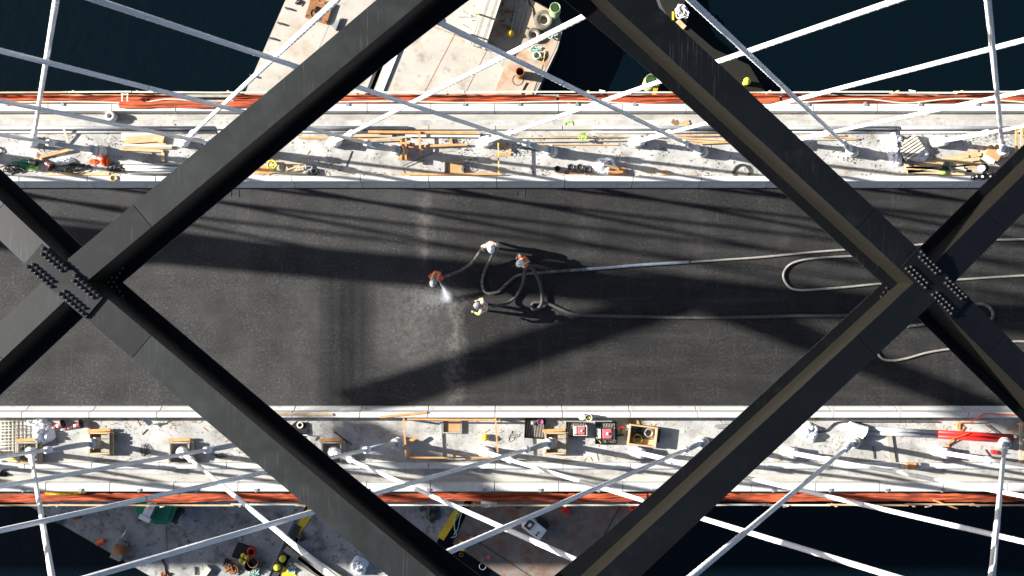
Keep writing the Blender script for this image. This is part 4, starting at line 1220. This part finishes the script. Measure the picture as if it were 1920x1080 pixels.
curve('black cable running from the foil to the barrier', [(1530, 811, WZ + .06), (1548, 808, WZ + .06), (1562, 796, WZ + .06), (1580, 791, WZ + .06), (1640, 791, WZ + .06), (1760, 791, WZ + .06)], .03, 'blackp')
root = thing('pipe_elbow', 'fat white pipe end lying at the start of the long conduits', 'pipe elbow', at(1606, 806, WZ))
MB().tube(smoothpts([at(1591, 795, WZ + .22), at(1600, 800, WZ + .22), at(1612, 806, WZ + .2), at(1622, 811, WZ + .2)], 5), [.14 + .012 * i for i in range(16)], 14).build('pipe', 'pipe', root, True)
MB().ring(at(1622, 811, WZ + .2), .30, .02, 18, 6, tilt=Matrix.Rotation(R(62), 3, 'Y')).build('rim', 'blackp', root, True)
for k, (ya, yb, yc, nm) in enumerate(((804, 810, 818, 'upper'), (811, 818, 827, 'lower'))):
    root = thing('long_conduit', f'long grey conduit with a red far half, {nm} of the pair', 'conduit', at(1760, yb, WZ))
    MB().tube([at(1622, ya, WZ + .12), at(1758, yb, WZ + .12)], .088, 12).build('grey_length', 'sleeve', root, True)
    MB().tube([at(1758.3, yb, WZ + .12), at(1898, yc, WZ + .12)], .098, 12).build('red_length', 'red', root, True)
    MB().tube([at(1898.3, yc, WZ + .12), at(1910, yc + 1, WZ + .12)], .075, 12).build('end_plug', 'woodg', root, True)
plank('grey weathered sleeper on the lower walkway near the last anchors', (1667, 818), (1674, 867), .24, .08, WZ + .05, 'woodg')
root = thing('wood_block', 'brown timber block sitting on the low kerb at right', 'block', at(1711, 876, .38))
MB().box(at(1708, 874, .52), (.42, .28, .26), R(4)).build('block', 'woodo', root)
MB().box(at(1722, 872, .50), (.16, .22, .20), R(8)).build('end_block', 'woodg', root)
curve('orange cable looping over the lower barrier at right', [(1950, 779, .9), (1880, 777, .9), (1850, 775, .92), (1835, 782, .9), (1822, 791, WZ + .3), (1800, 793, WZ + .1), (1795, 800, WZ + .1)], .028, 'orangep')
curve('orange cable crossing the red conduits', [(1818, 812, WZ + .26), (1800, 818, WZ + .26), (1785, 824, WZ + .22), (1778, 836, WZ + .05)], .024, 'orangep')
plank('brown batten leaning under the conduits', (1770, 846), (1808, 800), .10, .05, WZ + .03, 'woodo')
plank('thin black rod leaning on the lower barrier at right', (1848, 796), (1870, 812), .04, .04, WZ + .1, 'dsteel', 'rod', cat='rod')
plank('thin black rod lying beside the red jerry can', (1847, 843), (1860, 862), .03, .03, WZ + .04, 'dsteel', 'rod', cat='rod')
plank('small black rod left of the grey sleeper', (1637, 836), (1639, 860), .03, .03, WZ + .04, 'dsteel', 'rod', cat='rod')
def jerry(label, px, py, z, s, rz):
    root = thing('jerry_can', label, 'jerry can', at(px, py, z), 'red jerry cans')
    c = at(px, py, z)
    rot = Matrix.Rotation(rz, 3, 'Z')
    MB().box(c + Vector((0, 0, .17 * s)), (.36 * s, .26 * s, .34 * s), rz).build('body', 'red', root, bevel=.04 * s)
    MB().tube([c + rot @ Vector((-.12 * s, 0, .34 * s)), c + rot @ Vector((-.1 * s, 0, .41 * s)), c + rot @ Vector((.08 * s, 0, .41 * s)), c + rot @ Vector((.1 * s, 0, .34 * s))], .02 * s, 8).build('handle', 'red', root, True)
    MB().tube([c + rot @ Vector((.15 * s, 0, .32 * s)), c + rot @ Vector((.22 * s, 0, .42 * s))], [.04 * s, .03 * s], 8).build('spout', 'blackp', root, True)
jerry('red jerry can beside the rightmost anchor of the lower walkway', 1862, 847, WZ, .7, R(-5))
root = thing('guard_frame', 'timber guard frame at the right end of the lower walkway', 'guard frame', at(1915, 830, WZ))
MB().bar(at(1914, 792, WZ + .7), at(1914, 872, WZ + .7), .12, .06).build('rail', 'wood', root)
MB().bar(at(1888, 805, WZ + .5), at(1918, 806, WZ + .5), .08, .05).build('rail', 'woodo', root)
for y in (796, 868): MB().box(at(1915, y, WZ + .33), (.1, .1, .66)).build('post', 'woodo', root)
plank('orange timber stub on the lower barrier foot at right', (1797, 795), (1797, 806), .14, .10, WZ + .06, 'woodo', 'timber_stub', cat='timber')
plank('brown stick poking out of the lower netting at right', (1750, 938), (1795, 954), .06, .05, .05, 'woodo', 'stick', cat='stick')
one('paper_sheet', 'pale sheet hanging on the lower netting near the middle', 'sheet', MB().bar(at(902, 944, -.2), at(932, 944, -.2), .34, .012), 'steel')
crumple('yellow_foam', 'yellow foam scraps on the lower netting at the far left', 'foam', 120, 924, .05, 1.0, .10, .12, 93, 'yellow')

# ================================================================== BARGES
def poly_at(pts, z): return [tuple(at(x, y, z))[:2] for x, y in pts]
def barge(label, pts, deck, z=BZ, h=3.4, hull='hull'):
    pl = poly_at(pts, z)
    cx = sum(p[0] for p in pl) / len(pl); cy = sum(p[1] for p in pl) / len(pl)
    root = thing('barge', label, 'barge', (cx, cy, z - h))
    MB().prism(pl, z - h, z - .02).build('hull', hull, root)
    ins = [(cx + (x - cx) * .992, cy + (y - cy) * .992) for x, y in pl]
    MB().prism(ins, z - .018, z).build('deck', deck, root)
    return root
def strip(root, name, a, b, w, z0, z1, m):
    MB().bar(at(*a, (z0 + z1) / 2), at(*b, (z0 + z1) / 2), w * K, z1 - z0).build(name, m, root)
b1 = barge('sunlit cream deck barge with cleats along its edge, upper left', [(552, -40), (440, 217), (330, 460), (560, 470), (683, 185), (770, -40)], 'creamdeck')
for k, (x, y) in enumerate(((541, 17), (527, 45), (511, 73), (495, 107), (475, 143), (551, 128))):
    c = at(x, y, BZ)
    o = MB().box(c + Vector((0, 0, .14)), (.55, .12, .09), R(-20)).box(c + Vector((-.11, 0, .06)), (.08, .08, .14), R(-20)).box(c + Vector((.11, 0, .06)), (.08, .08, .14), R(-20)).build('cleat', 'dsteel', b1)
strip(b1, 'edge_rail', (738, 45), (686, 180), .16, BZ + .005, BZ + .12, 'hull')
strip(b1, 'weld_seam', (645, -20), (560, 180), .03, BZ + .002, BZ + .008, 'woodg')
b2 = barge('sunlit rusty cream barge carrying tyres and timber mats, upper middle', [(782, -40), (690, 192), (585, 470), (870, 470), (1003, 182), (1046, 92), (1057, 52), (1048, 27), (1000, 0), (925, -40)], 'creamdeck')
strip(b2, 'edge_rail', (757, 60), (712, 172), .34, BZ + .005, BZ + .15, 'white')
MB().prism(poly_at([(960, -30), (1000, 2), (1046, 28), (1053, 52), (1042, 90), (1000, 176), (925, 190), (960, 95), (900, 85)], BZ), BZ + .002, BZ + .022).build('rusty_plate', 'rustdeck', b2)
MB().prism(poly_at([(958, 98), (1018, 122), (996, 182), (928, 170)], BZ), BZ + .024, BZ + .06).build('raised_plate', 'rustdeck', b2)
for a, b in (((855, 60), (795, 175)), ((925, 70), (870, 180)), ((800, 45), (945, 100))): strip(b2, 'weld_seam', a, b, .035, BZ + .002, BZ + .008, 'rust')
for a, b in (((973, -10), (958, 60)), ((990, 2), (972, 62))): strip(b2, 'deck_pipe', a, b, .10, BZ + .03, BZ + .14, 'steel')
# things standing on the upper barges
root = thing('steel_plate', 'rusty square steel plate with a cut opening on the cream barge', 'steel plate', at(600, 20, BZ))
c = at(599, 20, BZ + .10); a = R(-18); rot = Matrix.Rotation(a, 3, 'Z')
for dx, dy, sx, sy in ((0, .40, 1.3, .42), (0, -.40, 1.3, .42), (-.44, 0, .42, .38), (.44, 0, .42, .38)):
    MB().box(c + rot @ Vector((dx, dy, 0)), (sx, sy, .16), a).build('plate', 'rust', root)
for k in range(8):
    t = -.55 + 1.1 * (k % 4) / 3
    MB().cyl(c + rot @ Vector((t, .5 if k < 4 else -.5, .08)), c + rot @ Vector((t, .5 if k < 4 else -.5, .12)), .035, n=8).build('stud', 'dsteel', root)
coil('dark cable loop lying on the rusty square plate', 590, 25, BZ + .19, .22, 'dsteel', 2, .02)
root = thing('steel_wedge', 'small grey steel wedge below the rusty square plate', 'wedge', at(632, 46, BZ))
MB().prism(poly_at([(622, 50), (640, 34), (630, 58)], BZ), BZ + .03, BZ + .25).build('wedge', 'steel', root)
tangle('small dark cable at the top left corner of the cream barge', 560, 4, BZ, .3, .2, 'dsteel', 101, 10, .03)
root = thing('timber_mats', 'long stack of pale timber mats on the upper middle barge', 'timber mats', at(912, 40, BZ))
d = (at(893, 88, BZ) - at(930, -20, BZ)).normalized(); l = Vector((0, 0, 1)).cross(d)
for lay in range(5):
    for k in range(7):
        o_ = l * ((k - 3) * .19)
        MB().bar(at(936, -40, BZ + .12 + lay * .24) + o_, at(894 + rd.uniform(-1, 1), 87 + rd.uniform(-3, 2), BZ + .12 + lay * .24) + o_, .175, .23).build('timber', 'woodw' if (k + lay) % 3 else 'woodg', root)
for px, py in ((899, 70), (914, 32)): MB().bar(at(px, py, BZ + 1.24) - l * .72, at(px, py, BZ + 1.24) + l * .72, .12, .06).build('strap', 'dsteel', root)
for lab, px, py, r, t in (('large weathered tyre near the corner of the upper barge', 1020, 38, .42, .17), ('smaller weathered tyre beside the orange ball on the upper barge', 1001, 66, .31, .125)):
    root = thing('tyre', lab, 'tyre', at(px, py, BZ), 'tyres on the upper barge')
    MB().ring(at(px, py, BZ + t * 1.3), r, t, 28, 10, 1.25).build('tread', 'tyre', root, True)
    MB().ring(at(px, py, BZ + t * 1.6), r * .80, t * .72, 28, 8, 1.0).build('sidewall', 'woodg', root, True)
one('buoy_ball', 'round orange ball on the upper barge left of the tyres', 'buoy', MB().ball(at(957, 63, BZ + .22), .21, 16, 10).lathe(at(957, 63, BZ + .41), [(.05, 0), (.05, .04), (.001, .05)], 8), 'yellow', smooth=True)
root = thing('pipe_stub', 'rusty upright pipe stub on the upper barge by its edge', 'pipe stub', at(975, 138, BZ))
MB().lathe(at(975, 140, BZ), [(.25, 0), (.25, .95), (.22, .95), (.22, .05), (.001, .05)], 20).build('shell', 'rust', root, True)
MB().ring(at(972, 147, BZ + .03), .30, .03, 20, 6).build('foot_ring', 'blackp', root, True)
for k, (px, py, lab) in enumerate(((1041, 14, 'tall pale green mooring pile at the corner of the upper barge'), (1222, 150, 'pale green mooring pile in the dark water by the upper right brace'))):
    root = thing('mooring_pile', lab, 'pile', at(px, py, -40), 'green mooring piles')
    top = BZ + (2.0 if k == 0 else -.2)
    c = at(px, py, top)
    r = .40 if k == 0 else .50
    c.z = 0
    MB().lathe(c, [(r, -42), (r, top), (r - .04, top), (r - .04, top - .6), (.001, top - .6)], 22).build('shell', 'greenp', root, True)
    MB().ring(c + Vector((0, 0, top - .9)), r + .02, .03, 22, 6).build('band', 'yellow', root, True)
    if k:
        for q in range(3): MB().bar(c + Vector((.30 + .12 * q, -.15 - .1 * q, top - .1)), c + Vector((.15 + .10 * q, -1.1, top - .9)), .09, .05).build('fender_strip', 'yellow', root)
coil('pale green rope coil on the upper barge below the tyres', 1007, 105, BZ + .06, .20, 'rope', 4, .035)
tangle('pale green rope heap at the barge corner', 1035, 62, BZ, .30, .40, 'rope', 105, 14, .03, 'rope', 'rope', .2)
tangle('pale green rope over the barge edge by the coil', 1004, 92, BZ, .40, .22, 'rope', 107, 14, .025, 'rope', 'rope', .1)
curve('yellow mooring rope hanging along the upper barge edge', [(1022, 95, BZ + .1), (1020, 110, BZ + .1), (1015, 130, BZ - .3), (1013, 150, BZ - .6), (1012, 185, BZ - .9)], .05, 'ropey', 'rope', 'rope')
curve('black hose across the rusty barge plates to the tyre', [(985, -10, BZ + .06), (998, 15, BZ + .06), (1002, 40, BZ + .08), (1010, 50, BZ + .06)], .05, 'blackp', 'hose', 'hose')
curve('black hose curved at the edge of the raised rusty plate', [(988, 155, BZ + .1), (980, 170, BZ + .1), (977, 190, BZ + .1)], .05, 'blackp', 'hose', 'hose')
tangle('small green rope bundle on the cream barge beside the brace', 822, 38, BZ, .18, .18, 'lime', 109, 10, .035, 'rope', 'rope', .15)
pile_items = []
root = thing('scrap_heap', 'rusty scrap iron heap beside the timber mats', 'scrap', at(945, 30, BZ))
for k in range(22):
    p = at(rd.uniform(938, 962), rd.uniform(5, 55), BZ + .06)
    MB().bar(p, p + Vector((rd.uniform(-.3, .3), rd.uniform(-.2, .2), .05)), .10, .06).build('scrap', 'rust', root)
root = thing('a_frame_trestle', 'low steel trestle lying left of the timber mats', 'trestle', at(875, 45, BZ))
for a, b in (((868, 20), (905, 40)), ((868, 45), (890, 60)), ((860, 32), (900, 32)), ((882, 25), (878, 58))): MB().tube([at(*a, BZ + .5), at(*b, BZ + .3)], .04, 8).build('tube', 'steel', root)
# float seen past the upper right brace
b3 = barge('dark olive work float half hidden behind the upper right brace', [(1225, -30), (1240, 10), (1330, 170), (1350, 205), (1446, 190), (1405, 122), (1340, 92), (1288, 48), (1280, -30)], 'olive', -37.4, 1.2)
tangle('white rope heap on the dark work float', 1278, 22, -37.4, .45, .5, 'white', 111, 22, .035, 'rope', 'rope', .3)
plank('brown timber on the dark work float', (1270, 38), (1284, 52), .35, .1, -37.25, 'wood')
one('yellow_bollard', 'small yellow bollard on the dark work float', 'bollard', MB().lathe(at(1397, 156, -37.4), [(.16, 0), (.16, .5), (.22, .52), (.22, .62), (.001, .66)], 14), 'yellowb', smooth=True)
one('yellow_fender', 'yellow strip on the dark work float beside the brace', 'fender', MB().bar(at(1262, 22, -37.25), at(1262, 38, -37.25), .15, .12), 'yellow')

# lower barges
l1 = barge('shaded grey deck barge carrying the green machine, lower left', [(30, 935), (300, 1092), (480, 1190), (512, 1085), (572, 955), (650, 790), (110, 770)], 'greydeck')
strip(l1, 'rub_rail', (560, 985), (512, 1088), .34, BZ - .3, BZ + .14, 'hull')
strip(l1, 'edge_rail', (552, 970), (500, 1085), .12, BZ + .004, BZ + .20, 'steel')
strip(l1, 'deck_seam', (308, 985), (312, 1085), .05, BZ + .002, BZ + .01, 'woodg')
strip(l1, 'deck_seam', (312, 985), (316, 1085), .02, BZ + .002, BZ + .012, 'hull')
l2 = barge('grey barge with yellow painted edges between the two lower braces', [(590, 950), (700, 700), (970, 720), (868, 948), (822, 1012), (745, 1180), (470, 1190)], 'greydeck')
strip(l2, 'yellow_edge', (584, 955), (552, 1004), .46, BZ + .004, BZ + .05, 'yellow')
strip(l2, 'yellow_edge', (862, 952), (826, 1010), .42, BZ + .004, BZ + .05, 'yellow')
strip(l2, 'yellow_edge', (512, 1058), (552, 1086), .5, BZ + .004, BZ + .05, 'yellow')
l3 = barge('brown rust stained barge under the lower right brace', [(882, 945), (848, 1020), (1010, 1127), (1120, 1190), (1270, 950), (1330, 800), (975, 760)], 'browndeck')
strip(l3, 'deck_seam', (872, 1000), (1010, 1090), .05, BZ + .002, BZ + .012, 'hull')
strip(l3, 'deck_seam', (1165, 945), (1118, 1030), .07, BZ + .002, BZ + .012, 'hull')
# green machine: a lift truck seen from above
root = thing('boom_lift', 'green wheeled boom lift with a white arm on the lower left barge', 'boom lift', at(290, 955, BZ))
def bz(x, y, z): return at(x, y, BZ + z)
pl = [tuple(bz(x, y, 1.6))[:2] for x, y in ((262, 930), (252, 958), (262, 972), (290, 984), (312, 984), (322, 974), (338, 925))]
MB().prism(pl, BZ + .55, BZ + 1.55).build('chassis', 'green', root, bevel=.06)
MB().prism([tuple(bz(x, y, 1.7))[:2] for x, y in ((300, 930), (293, 968), (314, 975), (330, 930))], BZ + 1.56, BZ + 1.72).build('hood', 'green', root, bevel=.03)
MB().bar(bz(296, 925, 2.0), bz(272, 976, 1.9), .72, .4).build('boom_arm', 'white', root, bevel=.03)
MB().bar(bz(299, 938, 2.25), bz(283, 972, 2.15), .16, .14).build('hydraulic_ram', 'dsteel', root)
MB().box(bz(271, 972, 2.13), (.85, .36, .12), R(-25)).build('boom_head', 'white', root)
MB().ring(bz(281, 952, 2.19), .09, .012, 16, 6).build('pivot_cover', 'steel', root, True)
for px, py in ((333, 967), (344, 930), (258, 935)):
    w = MB().tube([bz(px - 5, py - 3, .62), bz(px + 5, py + 3, .62)], .62, 20).build('wheel', 'rubber', root, True)
    MB().tube([bz(px + 5.2, py + 3, .62), bz(px + 6.2, py + 3.6, .62)], .36, 16).build('rim', 'steel', w, True)
one('orange_can', 'small orange can at the edge of the lower left barge', 'can', MB().tube([bz(183, 1019, .12), bz(194, 1014, .12)], .13, 12), 'orangep', smooth=False)
crumple('sand_heap', 'brown sand heap behind the hanger pipe on the lower left barge', 'heap', 142, 967, BZ, .36, .24, .22, 121, 'rust')
root = thing('winch', 'old brown winch at the edge of the lower left barge', 'winch', bz(226, 1030, 0))
MB().box(bz(224, 1032, .15), (.6, 1.0, .3), R(-25)).build('base', 'woodg', root)
MB().tube([bz(218, 1028, .5), bz(236, 1034, .5)], .25, 14).build('drum', 'rust', root, True)
MB().tube([bz(228, 1015, .25), bz(236, 1001, .25)], .06, 8).build('shaft', 'steel', root, True)
tangle('dark chain heap beside the old brown winch', 244, 1032, BZ, .35, .22, 'woodg', 123, 14, .03, 'chain', 'chain')
tangle('dark wire loops at the corner of the lower left barge', 112, 975, BZ, .35, .3, 'dsteel', 125, 12, .02, 'wire', 'wire')
curve('black hose from the deck seam of the lower left barge', [(299, 1037, BZ + .05), (304, 1050, BZ + .05), (309, 1060, BZ + .05), (310, 1075, BZ + .05)], .05, 'blackp', 'hose', 'hose')
one('steel_bottle', 'small dark steel bottle on the lower left barge', 'bottle', MB().tube([bz(366, 1063, .07), bz(367, 1078, .07)], [.07, .07], 10), 'dsteel', smooth=True)
one('fender_board', 'pale tapered board on the lower left barge', 'board', MB().prism([tuple(bz(x, y, 0))[:2] for x, y in ((390, 1058), (398, 1066), (384, 1085), (372, 1085))], BZ + .02, BZ + .35), 'woodw')
tangle('orange and rusty chain at the bottom of the lower left barge', 312, 1076, BZ, .30, .20, 'rust', 127, 14, .035, 'chain', 'chain', .2)
one('black_tarp', 'flat black tarpaulin under the yellow floats', 'tarpaulin', MB().prism([tuple(bz(x, y, 0))[:2] for x, y in ((434, 1044), (446, 1016), (478, 1026), (470, 1056))], BZ + .004, BZ + .05), 'blackp')
for k, (x, y, w) in enumerate(((456, 1041, 'top left'), (463, 1045, 'top right'), (452, 1050, 'bottom left'), (461, 1054, 'bottom right'))):
    one('yellow_float', f'yellow ball float beside the black drum, {w} of four', 'float', MB().ball(bz(x, y, .32), .135, 14, 10).lathe(bz(x, y, .44), [(.03, 0), (.03, .03), (.001, .03)], 8), 'yellowb', 'yellow ball floats', True)
root = thing('drum', 'black open drum beside the yellow floats', 'drum', bz(474, 1055, 0))
MB().lathe(bz(474, 1055, 0), [(.30, 0), (.30, .85), (.27, .87), (.26, .80), (.26, .10), (.001, .10)], 20).build('shell', 'blackp', root, True)
MB().ring(bz(474, 1055, .86), .28, .025, 20, 6).build('rim', 'rust', root, True)
coil('red hose coil on the black tarpaulin', 473, 1034, BZ + .1, .22, 'red', 4, .045, seed=4)
tangle('pale green rope heap below the black drum', 478, 1070, BZ, .35, .34, 'rope', 131, 26, .032, 'rope', 'rope', .25)
tangle('brown cable heap left of the yellow floats', 435, 1066, BZ, .42, .34, 'rust', 133, 22, .04, 'cable', 'cable', .2)
tangle('thin black cable left of the yellow floats', 425, 1055, BZ, .35, .25, 'blackp', 135, 14, .025)
root = thing('pile_of_beams', 'dark weathered timber beams on the yellow edged barge', 'beams', bz(580, 1050, 0))
for k, (a, b, w) in enumerate((((535, 1028), (625, 1090), .34), ((548, 1022), (640, 1085), .30), ((560, 1045), (612, 1085), .2), ((552, 1055), (602, 1088), .16))):
    MB().bar(bz(*a, .2 + .14 * (k % 2)), bz(*b, .2 + .14 * (k % 2)), w * K, .24).build('beam', 'woodg', root)
tangle('green rope on the yellow edged barge beside the beams', 548, 1068, BZ, .35, .30, 'rope', 141, 14, .03, 'rope', 'rope', .12)
for x, y, w in ((533, 1044, 'upper'), (523, 1060, 'lower')):
    one('yellow_bollard', f'round yellow bollard on the barge edge, {w} of the pair', 'bollard', MB().lathe(bz(x, y, 0), [(.12, 0), (.12, .4), (.19, .42), (.19, .55), (.10, .62), (.001, .63)], 14), 'yellowb', 'yellow bollards', True)
crumple('white_sack', 'large white sack half under the lower left brace', 'sack', 674, 1060, BZ, .50, .52, .7, 143)
tangle('dark machine parts behind the white hanger pipe on the lower barge', 568, 1006, BZ, .30, .25, 'dsteel', 145, 14, .06, 'machine_part', 'machine parts', .2)
crumple('grey_tarp', 'crumpled dark grey tarpaulin on the yellow edged barge', 'tarpaulin', 812, 962, BZ, .42, .55, .35, 147, 'dsteel')
one('dark_plate', 'small dark square plate beside the crumpled grey tarpaulin', 'plate', MB().box(bz(791, 954, .06), (.26, .26, .1), R(20)), 'dsteel')
curve('blue green rope hanging beside the right yellow barge edge', [(862, 950, BZ + .1), (854, 970, BZ + .1), (852, 990, BZ + .1), (856, 1004, BZ + .1), (846, 1008, BZ + .1)], .045, 'rope', 'rope', 'rope')
curve('second blue green rope beside the right yellow barge edge', [(868, 955, BZ + .1), (862, 975, BZ + .1), (858, 992, BZ + .1), (851, 1003, BZ + .1)], .035, 'rope', 'rope', 'rope')
root = thing('yellow_pump', 'yellow submersible pump hanging at the brown barge edge', 'pump', bz(868, 1025, 0))
MB().tube([bz(871, 1017, .35), bz(867, 1032, .30)], [.22, .17], 12).build('housing', 'yellowb', root, True)
for dx in (-6, 7): MB().bar(bz(869 + dx, 1014, .45), bz(868 + dx, 1024, .4), .08, .08).build('ear', 'yellowb', root)
MB().ring(bz(865, 1040, .2), .14, .035, 16, 6).build('hook', 'rust', root, True)
root = thing('steel_clamp', 'pale steel clamp on the edge of the brown barge', 'clamp', bz(886, 1012, 0))
MB().box(bz(886, 1013, .15), (.18, .48, .16), R(22)).build('body', 'steel', root)
MB().cyl(bz(888, 1018, .22), bz(888, 1018, .26), .05, n=10).build('bolt', 'dsteel', root)
root = thing('compressor', 'white boxy compressor with dark panel on the brown barge', 'compressor', bz(1001, 985, 0))
a = R(-38); rot = Matrix.Rotation(a, 3, 'Z'); c = bz(1001, 986, 0)
MB().box(c + Vector((0, 0, .45)), (1.25, .72, .8), a).build('housing', 'white', root, bevel=.05)
MB().box(c + rot @ Vector((-.36, .03, .87)), (.40, .50, .05), a).build('panel', 'dsteel', root)
MB().box(c + rot @ Vector((-.33, .03, .91)), (.16, .22, .05), a).build('control_box', 'white', root)
for q in (-.08, .08): MB().cyl(c + rot @ Vector((.30, q - .1, .86)), c + rot @ Vector((.30, q - .1, .90)), .055, n=12).build('filler_cap', 'blackp', root, True)
MB().box(c + rot @ Vector((.25, .52, .3)), (.7, .30, .5), a).build('radiator', 'blackp', root)
for q in (-.45, .45): MB().tube([c + rot @ Vector((q, -.42, .16)), c + rot @ Vector((q, -.30, .16))], .16, 14).build('wheel', 'rubber', root, True)
root = thing('fuel_jug', 'pink red fuel jug lying on the brown barge', 'fuel jug', bz(1058, 953, 0))
MB().box(bz(1060, 956, .15), (.46, .36, .26), R(-28)).build('body', 'red', root, bevel=.06)
MB().tube([bz(1053, 949, .2), bz(1048, 943, .2)], [.05, .03], 8).build('spout', 'red', root, True)
jerry('bright red jerry can beside the lower right brace on the brown barge', 1189, 950, BZ, 1.6, R(20))
crumple('plastic_scrap', 'small white plastic scrap below the red jerry can', 'scrap', 1191, 963, BZ, .15, .15, .15, 151)
one('red_lid', 'small red lid near the edge of the brown barge', 'lid', MB().cyl(bz(916, 1045, .01), bz(916, 1045, .10), .12, n=14), 'pink')
tangle('yellow brown rope scraps near the hanger crossing on the brown barge', 915, 975, BZ, .30, .25, 'ropey', 153, 14, .025, 'rope', 'rope', .05)
tangle('small dark cable scrap near the top of the brown barge', 972, 949, BZ, .22, .12, 'blackp', 155, 10, .03)
root = thing('bow_ring', 'dark mooring ring at the brown barge edge', 'mooring ring', bz(905, 1068, -.4))
MB().ring(at(905, 1062, BZ - .3), .25, .03, 20, 6).build('ring', 'steel', root, True)

# ================================================================== FINE LITTER
rd = random.Random(11)
for sgn, nm in ((1, 'upper'), (-1, 'lower')):
    mb = MB()
    clumps = [(rd.uniform(-22, 22), rd.uniform(5.5, 7.25)) for _ in range(26)]
    for i in range(1800):
        if rd.random() < .6:
            cx, cy = clumps[rd.randrange(len(clumps))]
            x, y = cx + rd.gauss(0, .35), cy + rd.gauss(0, .16)
        else: x, y = rd.uniform(-23, 23), rd.uniform(5.4, 7.3)
        y = min(max(y, 5.40), 7.28)
        s_ = rd.choice((.012, .015, .02, .028))
        mb.box((x, sgn * y, WZ + .008), (s_ * rd.uniform(1, 4), s_, .014), rd.uniform(0, 3.1))
    mb2 = MB()
    for i in range(320):
        x = rd.uniform(-23, 23); y = rd.choice((rd.uniform(5.38, 5.6), rd.uniform(7.1, 7.3), rd.uniform(5.4, 7.3)))
        s_ = rd.choice((.02, .03, .04))
        mb2.box((x, sgn * y, WZ + .012), (s_ * rd.uniform(2, 9), s_, .02), rd.gauss(0, .5))
    tag(mb2.build('wood_chips', 'ply', None), f'small wood splinters strewn along the {nm} walkway', 'splinters', kind='stuff')
    tag(mb.build('litter', 'dsteel' if sgn > 0 else 'woodg', None), f'fine chips and grit scattered over the {nm} walkway', 'litter', kind='stuff')

# gear on the barges is full size ship's gear, larger than the hand tools on the deck
BIG = ('steel_plate', 'coil', 'rope', 'chain', 'cable', 'tyre', 'buoy_ball', 'pipe_stub', 'sand_heap', 'white_sack', 'grey_tarp', 'plastic_scrap', 'yellow_float', 'drum',
       'yellow_bollard', 'compressor', 'jerry_can', 'fuel_jug', 'steel_clamp', 'yellow_pump', 'winch', 'red_lid', 'dark_plate', 'wire', 'machine_part', 'orange_can')
for o in list(COL.objects):
    if o.parent is None and o.location.z < -30 and o.name.split('.')[0] in BIG and 'hanging' not in o.get('label', '') and 'beside the right yellow' not in o.get('label', ''):
        o.scale = (K, K, K)
